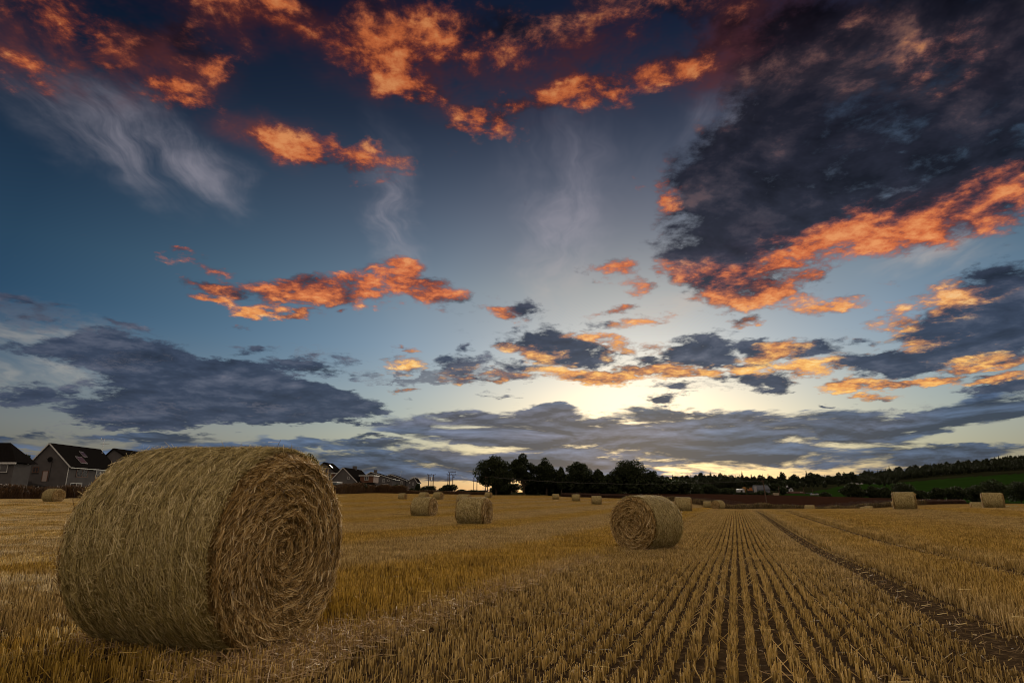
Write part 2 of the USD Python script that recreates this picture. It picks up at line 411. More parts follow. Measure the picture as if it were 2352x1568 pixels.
def strands(c, d, length, width, side, bow=None):
    """Many straws, each a flat bent blade of two quads. c centre, d direction, side the blade's width direction, bow how far its middle is pushed."""
    n = len(c)
    d = d / np.linalg.norm(d, axis=1, keepdims=True)
    side = side - d * (side * d).sum(1, keepdims=True)
    side /= np.linalg.norm(side, axis=1, keepdims=True) + 1e-9
    w, h = side * (width[:, None] / 2), d * (length[:, None] / 2)
    m = c if bow is None else c + bow
    v = np.stack([c - h - w, c - h + w, m - w, m + w, c + h - w * 0.8, c + h + w * 0.8], 1).reshape(-1, 3)
    f = np.array([(0, 1, 3), (0, 3, 2), (2, 3, 5), (2, 5, 4)])
    return v, (np.arange(n)[:, None, None] * 6 + f[None]).reshape(-1, 3)


def stalks(base, tip, r, sides=3):
    """Many straight stalks, three-sided and cut off at the tip."""
    n = len(base)
    d = tip - base
    d = d / np.linalg.norm(d, axis=1, keepdims=True)
    a = np.cross(d, np.array([1.0, 0.13, 0.07]))
    a /= np.linalg.norm(a, axis=1, keepdims=True)
    b = np.cross(d, a)
    ang = np.linspace(0, 2 * np.pi, sides, endpoint=False)
    ring = np.cos(ang)[None, :, None] * a[:, None] + np.sin(ang)[None, :, None] * b[:, None]
    ring = ring * r[:, None, None]
    v = np.concatenate([base[:, None] + ring, tip[:, None] + ring * 0.9], 1).reshape(-1, 3)
    f = [(k, (k + 1) % sides, sides + (k + 1) % sides) for k in range(sides)] + [(k, sides + (k + 1) % sides, sides + k) for k in range(sides)]
    f += [(sides, sides + k, sides + k + 1) for k in range(1, sides - 1)]
    return v, (np.arange(n)[:, None, None] * 2 * sides + np.array(f)[None]).reshape(-1, 3)


def unit(rng, n):
    v = rng.normal(size=(n, 3))
    return v / np.linalg.norm(v, axis=1, keepdims=True)


# ------------------------------------------------------------------ plain materials
def simple(name, color, rough=0.7, spec=0.3, noise=None, var=0.25, bump=0.0, metallic=0.0):
    """A colour that varies with a world-space noise and, if asked, fine relief."""
    g = Graph()
    pos = g.add("geometry", "position")
    n = g.noise(pos, noise or 3.0, 5.0, 0.6)
    c = np.array(color)
    ramp = g.ramp(n, [(0.25, tuple(c * (1 - var))), (0.5, tuple(c)), (0.78, tuple(np.minimum(c * (1 + var), 0.95)))])
    k = dict(base_color=ramp, roughness=rough, specular_ior_level=spec if rough < 0.84 else 0.0, metallic=metallic)
    if bump:
        k["normal"] = g.add("bump", "normal", height=g.noise(pos, (noise or 3.0) * 6, 4.0, 0.6), strength=0.6, distance=bump)
    return g.material(f"/World/Looks/{name}", surface=g.add("principled_bsdf", "BSDF", **k))


ROW_AZ = math.radians(19.51)
ROW = np.array([math.sin(ROW_AZ), math.cos(ROW_AZ)])       # along the drilled rows
ACROSS = np.array([math.cos(ROW_AZ), -math.sin(ROW_AZ)])   # across them
TRAMS = (1.66, 3.604)                                       # wheel tracks, metres across


def band_value(g, pos):
    """0 = pale straw, 1 = golden straw: lay sheen of the combine's passes put into the colour, parallel to the rows."""
    s = g.vmath("dot_product", pos, (ACROSS[0], ACROSS[1], 0.0), out="value")
    wob = g.noise(g.vmath("multiply", pos, (0.5, 0.5, 0.0)), 0.6, 3.0, 0.5)
    s = g.math("add", s, g.math("multiply_add", wob, 2.4, -1.2))
    edges = [(-60, .5), (-47, .9), (-42, .15), (-36, .85), (-31, .1), (-27, .8), (-22.5, .15), (-19, .85), (-16, .1), (-12.8, .1), (-11.6, .8), (-9.6, .8), (-8.6, .08), (-5.6, .05), (-5.0, .85), (-3.6, .95), (-2.9, .75), (-2.4, .25),
             (-1.0, .35), (0.2, .45), (1.1, .25), (1.5, .05), (2.1, .12), (2.6, .55), (3.2, .6), (3.7, .15), (4.3, .4), (5.2, .75), (7.5, .6), (9.5, .15), (12.5, .2), (13.5, .75), (16.5, .7), (17.5, .15), (22, .2), (24, .7), (28, .6), (30, .2), (40, .4)]
    t = g.remap(s, -60.0, 40.0, 0.0, 1.0)
    return g.ramp(t, [((e + 60) / 100, (v, v, v)) for e, v in edges])


def straw_material(name, dark, mid, pale, gold=None, wide=0.16, rough=0.6, through=0.15, patch=1.6, sway=0.7, rings=0.0):
    """Straw: every blade its own tone, drifting between patches."""
    g = Graph()
    geo = g.add("geometry", "position")
    one = g.add("attribute", "fac", attribute="tone")
    TONED.add(f"/World/Looks/{name}")
    drift = g.noise(geo, patch, 3.0, 0.6)
    t = g.math("add", g.math("multiply", one, 0.9), g.math("multiply_add", drift, sway, 0.05 - sway * 0.5), clamp=True)
    if rings:      # faint bands round the drum, where the net pressed the straw
        ox = g.add("separate_xyz", "x", vector=g.add("texture_coordinate", "object"))
        band = g.noise(g.add("combine_xyz", "vector", x=ox, y=0.0, z=0.0), 16.0, 2.0, 0.5)
        t = g.math("add", t, g.math("multiply_add", band, rings, -rings / 2), clamp=True)
    c = g.ramp(t, [(0.0, dark), (0.30, tuple(np.array(dark) * .5 + np.array(mid) * .5)), (0.55, mid), (0.82, tuple(np.array(mid) * .5 + np.array(pale) * .5)), (1.0, pale)])
    if gold is not None:
        gd, gm, gp = gold
        c2 = g.ramp(t, [(0.0, gd), (0.30, tuple(np.array(gd) * .5 + np.array(gm) * .5)), (0.55, gm), (1.0, gp)])
        c = g.mix(band_value(g, geo), c, c2)
    p = g.add("principled_bsdf", "BSDF", base_color=c, roughness=rough, specular_ior_level=0.35)
    tr = g.add("translucent_bsdf", "BSDF", color=c)
    return g.material(f"/World/Looks/{name}", surface=g.add("mix_closure", "closure", fac=through, closure1=p, closure2=tr))


def soil_material():
    """Bare earth between the stubble near the camera, chaff-covered stubble tones where single stalks cannot be told apart."""
    g = Graph()
    pos = g.add("geometry", "position")
    n = g.noise(pos, 14.0, 6.0, 0.65)
    b = band_value(g, pos)
    soil = g.ramp(n, [(0.3, (.024, .017, .011)), (0.54, (.052, .036, .021)), (0.74, (.20, .14, .075))])
    n2 = g.noise(pos, 6.0, 6.0, 0.7)
    pale = g.ramp(n2, [(0.3, (.14, .095, .05)), (0.7, (.36, .26, .15))])
    gold = g.ramp(n2, [(0.3, (.13, .07, .018)), (0.7, (.33, .19, .055))])
    far = g.mix(b, pale, gold)
    dist = g.vmath("length", pos, out="value")
    c = g.mix(g.step(dist, 90.0, 190.0), soil, far)
    bump = g.add("bump", "normal", height=n, strength=0.8, distance=0.03)
    return g.material("/World/Looks/stubble_soil", surface=g.add("principled_bsdf", "BSDF", base_color=c, roughness=1.0, specular_ior_level=0.0, normal=bump))


def leaf_material(name, color, var=0.5, through=0.22):
    g = Graph()
    one = g.add("attribute", "fac", attribute="tone")
    TONED.add(f"/World/Looks/{name}")
    c = np.array(color)
    ramp = g.ramp(one, [(0.0, tuple(c * (1 - var))), (0.6, tuple(c)), (1.0, tuple(c * (1 + var) + np.array([.006, .004, 0])))])
    p = g.add("principled_bsdf", "BSDF", base_color=ramp, roughness=0.6, specular_ior_level=0.25)
    t = g.add("translucent_bsdf", "BSDF", color=ramp)
    return g.material(f"/World/Looks/{name}", surface=g.add("mix_closure", "closure", fac=through, closure1=p, closure2=t))


M = dict(
    soil=soil_material(),
    stubble=straw_material("stubble_straw", (.13, .085, .03), (.58, .45, .19), (.90, .77, .48), gold=((.12, .065, .008), (.58, .405, .055), (.86, .66, .20)), patch=0.8, through=.28),
    wrap=straw_material("bale_wrap_straw", (.08, .062, .020), (.48, .40, .15), (.86, .77, .47), through=0.08, patch=14.0, sway=.35, rings=.55),
    end=straw_material("bale_end_straw", (.045, .025, .008), (.46, .31, .105), (.95, .80, .46), through=0.08, patch=9.0, sway=.5),
    bale_core=simple("bale_core", (.22, .15, .06), 0.9, 0.1, 22.0, 0.5, 0.02),
    litter=straw_material("loose_straw", (.13, .08, .03), (.44, .31, .16), (.72, .57, .36), through=0.1),
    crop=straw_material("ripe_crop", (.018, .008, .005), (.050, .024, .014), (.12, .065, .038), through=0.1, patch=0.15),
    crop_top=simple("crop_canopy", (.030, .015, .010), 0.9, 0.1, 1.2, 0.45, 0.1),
    weed=straw_material("dry_weeds", (.022, .013, .006), (.085, .045, .018), (.22, .14, .065), through=0.15, patch=0.3),
    verge=straw_material("verge_grass", (.030, .024, .010), (.15, .11, .045), (.45, .34, .18), through=0.15, patch=0.3),
    grass=simple("rough_grass", (.022, .024, .010), 0.9, 0.1, 0.4, 0.4, 0.05),
    pasture=simple("pasture", (.013, .032, .006), 0.9, 0.1, 0.05, 0.25, 0.0),
    earth=simple("far_earth", (.016, .018, .009), 0.95, 0.1, 0.02, 0.4),
    leaf=leaf_material("tree_leaf", (.022, .034, .012)),
    leaf_far=leaf_material("far_leaf", (.024, .034, .016)),
    bark=simple("bark", (.05, .04, .03), 0.9, 0.1, 4.0, 0.3),
)


# ------------------------------------------------------------------ the lie of the land
BALES = dict(  # picture column, top row and foot row of every bale but the two near ones
    b0=(120.5, 1122.4, 1154), b1=(924.2, 1132.6, 1147.8), b2=(973.2, 1130.5, 1148.5), b2b=(974.8, 1128.9, 1138.9), b3=(1006, 1130, 1148.2),
    b4=(973.2, 1142.6, 1187.8), b5=(1065.7, 1135.3, 1162.4), b6=(1088.3, 1143, 1206.6), b7=(1121.8, 1130.5, 1143.7), b8=(1276.5, 1133.6, 1147.4),
    b9=(1323.2, 1135, 1151.5), b10=(1370.5, 1138.7, 1159.3), b11=(1570.4, 1142.3, 1176), b12=(1625.1, 1150.8, 1166.6), b13=(1650.6, 1148.8, 1170.8),
    b14=(1861.3, 1159.7, 1178.8), b15=(1988.4, 1163.6, 1181.3), b16=(1997.5, 1161.7, 1176.7), b17=(2057, 1151.6, 1165.1), b18=(2080.4, 1130.4, 1171.5),
    b19=(2248, 1153, 1176.5), b20=(2283.7, 1131.8, 1168.4), b21=(2329, 1161.3, 1186))
DIAM = 1.30


def bale_spot(u, t, b, size=1.27):
    lo, hi = 3.0, 600.0
    for _ in range(60):
        mid = (lo + hi) / 2
        lo, hi = (mid, hi) if spot(u, t, mid)[2] - spot(u, b, mid)[2] < size else (lo, mid)
    return spot(u, b, lo)


BALE_AT = {k: bale_spot(*x) for k, x in BALES.items()}
EDGE = [(-2600, 1150, 26), (-1100, 1150, 42), (-300, 1149, 62), (60, 1147, 80), (300, 1144, 95), (500, 1141, 112), (763, 1135.8, 150), (860, 1132.6, 175), (1000, 1135, 182), (1110, 1137.6, 190), (1250, 1138, 190),
        (1310, 1142, 178), (1450, 1146, 160), (1560, 1152, 142), (1660, 1166.5, 124), (1760, 1171.5, 96)]
control = [(x, y, 0.0) for x in (-8, -4, 0, 4, 8) for y in (-6, -2, 2, 6, 9)] + [(3.31, 15.64, -0.17)]
control += [tuple(p) for p in BALE_AT.values()] + [tuple(spot(*e)) for e in EDGE[2:]]
control += [tuple(spot(*e)) for e in [(1850, 1171.5, 62), (2000, 1170.5, 62), (2150, 1169, 58), (2340, 1166.5, 57), (1540, 1137, 220), (1650, 1139, 230), (1800, 1140, 240), (2000, 1146, 240), (2100, 1150, 230), (2350, 1155, 220),
                                      (1200, 1137.5, 240), (900, 1130, 240), (700, 1132, 200), (400, 1135, 150), (100, 1134, 130), (-200, 1138, 120)]]
control += [(x, y, 0.3) for x, y in ((-60, -40), (0, -60), (60, -40), (-90, 20), (90, 30), (120, 80))]
control = np.array(control)
near_fit = RBFInterpolator(control[:, :2] / 50.0, control[:, 2], kernel="linear", smoothing=0.002)
FAR = {-600: [(1138, 300), (1138, 1600)], 100: [(1137, 300), (1138, 1600)], 800: [(1134, 300), (1136, 450), (1138, 1600)], 1100: [(1138, 300), (1137, 450), (1136, 850), (1138, 1600)],
       1400: [(1138, 300), (1136, 450), (1125, 850), (1122, 1600)], 1560: [(1138, 300), (1136, 450), (1117, 650), (1107, 800), (1104, 1600)], 1650: [(1138, 300), (1135, 450), (1119, 650), (1107, 800), (1104, 1600)],
       1760: [(1138, 300), (1133, 450), (1125, 850), (1118, 1100), (1114, 1600)], 1900: [(1145, 300), (1133, 450), (1117, 850), (1106, 1100), (1102, 1600)],
       2068: [(1152, 300), (1125, 450), (1106, 850), (1093, 1100), (1082, 1600)], 2200: [(1150, 300), (1118, 450), (1091, 850), (1074, 1100), (1068, 1600)],
       2352: [(1148, 300), (1110, 450), (1080, 850), (1059, 1100), (1052, 1600)], 3000: [(1148, 300), (1098, 450), (1060, 850), (1036, 1100), (1030, 1600)]}
far_pts = []
for u_, rows_ in FAR.items():
    for v_, y_ in rows_:
        p_ = spot(u_, v_, y_)
        far_pts.append((math.atan2(p_[0], p_[1]), math.log(math.hypot(p_[0], p_[1])), p_[2]))
far_pts += [(a, math.log(r), 3.0) for a in (-3.1, -2.4, -1.7, 1.9, 2.5, 3.1) for r in (300, 900, 1700)]
far_pts = np.array(far_pts)
far_fit = RBFInterpolator(far_pts[:, :2], far_pts[:, 2], kernel="linear", smoothing=0.0005)


def land(x, y):
    """Height of the land, smooth, for arrays of places."""
    x, y = np.atleast_1d(np.asarray(x, float)), np.atleast_1d(np.asarray(y, float))
    r = np.hypot(x, y)
    z = np.zeros_like(r)
    k = np.clip((r - 235) / 70, 0, 1)
    k = k * k * (3 - 2 * k)
    m = k < 1
    if m.any():
        z[m] += (1 - k[m]) * near_fit(np.stack([x[m], y[m]], 1) / 50.0)
    m = k > 0
    if m.any():
        z[m] += k[m] * far_fit(np.stack([np.arctan2(x[m], y[m]), np.log(np.minimum(r[m], 1700))], 1))
    s = np.clip((r - 6) / 8, 0, 1)
    return z * s


def land1(x, y):
    return float(land([x], [y])[0])


_edge = sorted((math.atan2(p[0], p[1]), math.hypot(p[0], p[1])) for p in [spot(*e) for e in EDGE] + [spot(u, 1160, d) for u, d in ((1860, 108), (2000, 138), (2080, 150), (2250, 160), (2350, 165), (2700, 150), (3600, 110))])
_edge = [(-math.pi, 30.0), (-2.0, 25.0)] + _edge + [(2.2, 60.0), (math.pi, 30.0)]


def edge_at(az):
    """How far the stubble reaches in a direction."""
    return np.interp(az, [e[0] for e in _edge], [e[1] for e in _edge])


def polar_sheet(az, rho):
    """Grid over azimuths whose distances are multiples rho of the stubble's edge."""
    a, k = np.meshgrid(az, rho, indexing="ij")
    r = edge_at(a) * k
    x, y = r * np.sin(a), r * np.cos(a)
    z = land(x.ravel(), y.ravel()).reshape(x.shape)
    return x, y, z


def grid_mesh(x, y, z):
    n, m = x.shape
    i = np.arange(n * m).reshape(n, m)
    f = np.concatenate([np.stack([i[:-1, :-1], i[1:, 1:], i[1:, :-1]], -1).reshape(-1, 3), np.stack([i[:-1, :-1], i[:-1, 1:], i[1:, 1:]], -1).reshape(-1, 3)])
    return np.stack([x, y, z], -1).reshape(-1, 3), f


AZ = np.concatenate([np.radians(np.arange(-180, -55, 5.0)), np.radians(np.arange(-55, 55, 0.5)), np.radians(np.arange(55, 180.1, 5.0))])
AZ[-1] = math.pi
inner = np.concatenate([[0.0], np.geomspace(0.008, 1.0, 90)])
x, y, z = polar_sheet(AZ, inner)
rad = np.hypot(x, y)
tram_s = x * ACROSS[0] + y * ACROSS[1]
top("stubble_field", grid_mesh(x, y, z), M["soil"], kind="structure", smooth=True)
outer = np.geomspace(1.0, 60.0, 110)
x, y, z = polar_sheet(AZ, outer)
rr = np.hypot(x, y)
fade = np.clip((rr - 1800) / 2500, 0, 1)
z = z * (1 - fade) - 30 * fade
vv, ff = grid_mesh(x, y, z)
mid = vv[ff].mean(1)
ang, dist = np.arctan2(mid[:, 0], mid[:, 1]), np.hypot(mid[:, 0], mid[:, 1])
pu = np.array([pix(p)[0] if p[1] > 1 else (1e4 if p[0] > 0 else -1e4) for p in mid])
is_crop = (pu > 1285) & (pu < 2200) & (dist < 262) & (ang > 0) & (mid[:, 1] > 0)
is_pasture = (pu > 1790) & (ang > 0) & (mid[:, 1] > 0) & (dist > 300) & (dist < np.interp(pu, [1790, 1900, 2068, 2352, 3000], [470, 560, 960, 1010, 1000]))
is_grass = (dist < 300) & ~is_crop
for name_, mask_, mat_ in (("crop_field", is_crop, "crop_top"), ("pasture", is_pasture, "pasture"), ("rough_ground", is_grass, "grass"), ("far_land", ~(is_crop | is_pasture | is_grass), "earth")):
    f_ = ff[mask_]
    ids, inv = np.unique(f_, return_inverse=True)
    v_ = vv[ids].copy()
    top(name_, (v_, inv.reshape(-1, 3)), M[mat_], kind="structure", smooth=True)


# ------------------------------------------------------------------ scattering
def scatter(name, protos, at, yaw, scale, label, cat, parent="/World", seed=0, tilt=None):
    """One PointInstancer: what nobody could count."""
    path = numbered(parent, name)
    pi = UsdGeom.PointInstancer.Define(stage, path)
    paths = []
    for k, (pname, mesh, mat) in enumerate(protos):
        if mesh is None:
            paths.append(pname)
            continue
        m = usdkit.mesh(stage, f"{path}/{pname}" + (f"_{k:03d}" if k else ""), mesh, mat)
        tones(m, len(mesh[0]))
        paths.append(str(m.GetPath()))
    pi.CreatePrototypesRel().SetTargets([Sdf.Path(p) for p in paths])
    rng = np.random.default_rng(seed)
    n = len(at)
    pi.CreateProtoIndicesAttr(Vt.IntArray.FromNumpy(rng.integers(0, len(protos), n).astype(np.int32)))
    pi.CreatePositionsAttr(Vt.Vec3fArray.FromNumpy(np.asarray(at, np.float32)))
    q = np.zeros((n, 4))
    h = np.asarray(yaw) / 2
    q[:, 0], q[:, 3] = np.cos(h), np.sin(h)
    if tilt is not None:      # first about its own x and y, then turned
        tx, ty = tilt
        cx, sx, cy, sy = np.cos(tx / 2), np.sin(tx / 2), np.cos(ty / 2), np.sin(ty / 2)
        b = np.stack([cx * cy, sx * cy, cx * sy, -sx * sy], 1)
        w1, z1 = q[:, 0].copy(), q[:, 3].copy()
        q = np.stack([w1 * b[:, 0] - z1 * b[:, 3], w1 * b[:, 1] - z1 * b[:, 2], w1 * b[:, 2] + z1 * b[:, 1], w1 * b[:, 3] + z1 * b[:, 0]], 1)
    pi.CreateOrientationsAttr(Vt.QuathArray([Gf.Quath(float(a), float(b), float(c), float(d)) for a, b, c, d in q]))
    s = np.asarray(scale, float)
    s = np.repeat(s[:, None], 3, 1) if s.ndim == 1 else s
    pi.CreateScalesAttr(Vt.Vec3fArray.FromNumpy(s.astype(np.float32)))
    tag(pi.GetPrim(), label, cat, None, "stuff")
    return pi


ROW_GAP, PW, PL = 0.1215, 0.486, 1.0     # four rows to a patch


def stubble_patch(seed, per_m, r0, tall, rows=4, width=PW, length=PL, loose=14, thick=1.0, per_row=None):
    rng = np.random.default_rng(seed)
    bases, tips, rads = [], [], []
    for k in range(rows):
        n = int((per_row[k] if per_row else per_m) * length)
        x = (k + 0.5) * width / rows - width / 2 + rng.uniform(-0.032, 0.032, n)
        # drilled plants stand in little tufts along the row
        tuft = rng.uniform(-length / 2, length / 2, max(4, n // 3))
        y = tuft[rng.integers(0, len(tuft), n)] + rng.normal(0, 0.012, n)
        h = tall * np.clip(rng.normal(1.0, 0.13, n), 0.4, 1.4)
        b = np.stack([x, y, np.full(n, -0.01)], 1)
        lean = rng.normal(0, 0.07, (n, 2)) + np.where(rng.random((n, 1)) < 0.05, rng.normal(0, 0.5, (n, 2)), 0)
        t = b + np.stack([lean[:, 0] * h, lean[:, 1] * h, h], 1)
        bases.append(b), tips.append(t), rads.append(r0 * rng.uniform(0.7, 1.3, n))
    m = [stalks(np.vstack(bases), np.vstack(tips), np.concatenate(rads))]
    if loose:
        c = np.stack([rng.uniform(-width / 2, width / 2, loose), rng.uniform(-length / 2, length / 2, loose), rng.uniform(0.01, tall * 0.9, loose)], 1)
        d = unit(rng, loose) * np.array([1, 1, 0.35])
        m.append(strands(c, d, rng.uniform(0.04, 0.14, loose), rng.uniform(0.003, 0.006, loose) * thick, unit(rng, loose)))
    return join(m)


def field_places(r0, r1, w, l, half_deg=52, keep=None):
    """Patch centres in rows of the field between two distances, inside the wedge that could be seen."""
    n = int(r1 / min(w, l)) + 2
    s = (np.arange(-int(r1 / w) - 1, int(r1 / w) + 2)) * w + 0.202
    t = (np.arange(-int(8 / l), int(r1 / l) + 2)) * l
    s, t = (a.ravel() for a in np.meshgrid(s, t))
    x, y = s * ACROSS[0] + t * ROW[0], s * ACROSS[1] + t * ROW[1]
    r, a = np.hypot(x, y), np.arctan2(x, y)
    near = r < 9
    ok = (r >= r0) & (r < r1) & ((np.abs(a) < math.radians(half_deg)) | near) & (r < edge_at(a) - 0.3) & (y > -3)
    return x[ok], y[ok], s[ok], t[ok]


def slope(x, y, e=1.0):
    """Tilt angles about the row and the across directions, so that patches lie on the land."""
    dz_row = (land(x + ROW[0] * e, y + ROW[1] * e) - land(x - ROW[0] * e, y - ROW[1] * e)) / (2 * e)
    dz_acr = (land(x + ACROSS[0] * e, y + ACROSS[1] * e) - land(x - ACROSS[0] * e, y - ACROSS[1] * e)) / (2 * e)
    return np.arctan(dz_row), -np.arctan(dz_acr)


BIG = dict(at=np.array([-2.216, 4.711, 0.0]), yaw=-0.340, R=0.665, L=1.25)
MIDB = dict(at=np.array([3.311, 15.642, -0.17]), yaw=-2.319, R=0.645, L=1.26)


def under_bale(x, y, grow=0.0):
    hit = np.zeros(len(x), bool)
    for b in (BIG, MIDB):
        dx, dy = x - b["at"][0], y - b["at"][1]
        c, s = math.cos(b["yaw"]), math.sin(b["yaw"])
        hit |= (np.abs(dx * c + dy * s) < b["L"] / 2 + grow) & (np.abs(-dx * s + dy * c) < 0.22 + grow)
    return hit


def make_stubble():
    rng = np.random.default_rng(5)
    for name, r0, r1, w, l, protos in (
        ("stubble", 0.0, 16.0, PW, PL / 2, [stubble_patch(k, 120, 0.0026, 0.104, length=PL / 2, loose=3) for k in range(8)]),
        ("stubble", 16.0, 62.0, PW, PL, [stubble_patch(20 + k, 84, 0.0037, 0.112, loose=5, thick=1.2) for k in range(6)]),
        ("stubble", 62.0, 200.0, PW * 4, 2.0, [stubble_patch(40 + k, 34, 0.007, 0.115, rows=16, width=PW * 4, length=2.0, loose=20, thick=2) for k in range(5)]),
    ):
        x, y, s, t = field_places(r0, r1, w, l)
        if w < 1:                                             # the wheel tracks are bare
            track = (np.abs(s - TRAMS[0]) < 0.2) | (np.abs(s - TRAMS[1]) < 0.2)
            ok = ~track & ~under_bale(x, y, -0.05)
            tx_, ty_ = slope(x[track], y[track])
            scatter("trampled_stubble", [("stubble_tuft", stubble_patch(80 + k, 8, 0.003, 0.045, length=l, loose=2, per_row=(70, 7, 7, 70)), M["stubble"]) for k in range(3)], np.column_stack([x[track], y[track], land(x[track], y[track])]), np.full(track.sum(), -ROW_AZ), np.ones(track.sum()),
                    "broken stubble flattened in the wheel tracks", "stubble", seed=8, tilt=(tx_, ty_))
            x, y, s, t = x[ok], y[ok], s[ok], t[ok]
        z = land(x, y)
        n = len(x)
        tall = np.ones(n)
        near_tram = np.minimum(np.abs(s - TRAMS[0]), np.abs(s - TRAMS[1]))
        tall *= np.where((s > -2.6) & (s < 1.45), 0.66, 1.0)          # shorter where the rows run out from the camera
        tall *= 1 + 0.12 * meshkit.noise(np.stack([x * 0.4, y * 0.4, x * 0], 1))
        flip = rng.integers(0, 2, n) * math.pi
        tx, ty = slope(x, y)
        sgn = np.where(flip > 0, -1.0, 1.0)
        scatter(name, [("stubble_tuft", p, M["stubble"]) for p in protos], np.stack([x, y, z], 1), -ROW_AZ + flip, np.stack([np.ones(n), np.ones(n), tall], 1),
                "rows of cut straw stubble across the field", "stubble", seed=3, tilt=(tx * sgn, ty * sgn))


make_stubble()


def litter():
    """Loose straw: the scattered swath beside the drilled rows, wisps in the wheel tracks and round the big bale."""
    rng = np.random.default_rng(9)
    s = np.concatenate([rng.normal(-2.62, 0.16, 4000), rng.normal(TRAMS[0], 0.22, 300), rng.normal(TRAMS[1], 0.22, 300), rng.uniform(-7, 6, 2600)])
    t = np.concatenate([3.0 * (12 / 3.0) ** rng.random(4000), 3 + 25 * rng.random(300) ** 2, 8 + 25 * rng.random(300) ** 2, 1 + 13 * rng.random(2600)])
    x, y = s * ACROSS[0] + t * ROW[0], s * ACROSS[1] + t * ROW[1]
    c, si = math.cos(BIG["yaw"]), math.sin(BIG["yaw"])
    k = 2600                                                   # fallen straw at the open end of the big bale
    lx, ly = rng.normal(BIG["L"] / 2 + 0.10, 0.20, k), rng.normal(0.0, 0.42, k)
    x, y = np.concatenate([x, BIG["at"][0] + lx * c - ly * si]), np.concatenate([y, BIG["at"][1] + lx * si + ly * c])
    for b, k in ((BIG, 1800), (MIDB, 900)):                    # and along the feet of the two near bales
        c, si = math.cos(b["yaw"]), math.sin(b["yaw"])
        lx, ly = rng.uniform(-b["L"] / 2 - .15, b["L"] / 2 + .15, k), rng.normal(0, 1, k)
        ly = np.sign(ly) * (0.22 + np.abs(ly) * 0.16)
        x, y = np.concatenate([x, b["at"][0] + lx * c - ly * si]), np.concatenate([y, b["at"][1] + lx * si + ly * c])
    n = len(x)
    in_tram = np.zeros(n, bool)
    in_tram[4000:4600] = True
    z = land(x, y) + np.where(in_tram, rng.uniform(0.005, 0.05, n), rng.uniform(0.01, 0.10, n))
    d = unit(rng, n) * np.array([1, 1, 0.45])
    top("loose_straw", strands(np.stack([x, y, z], 1), d, rng.uniform(0.04, 0.17, n), rng.uniform(0.0022, 0.0045, n), unit(rng, n), unit(rng, n) * 0.012), M["litter"],
        "scattered loose straw lying on the stubble", "straw", kind="stuff")


litter()

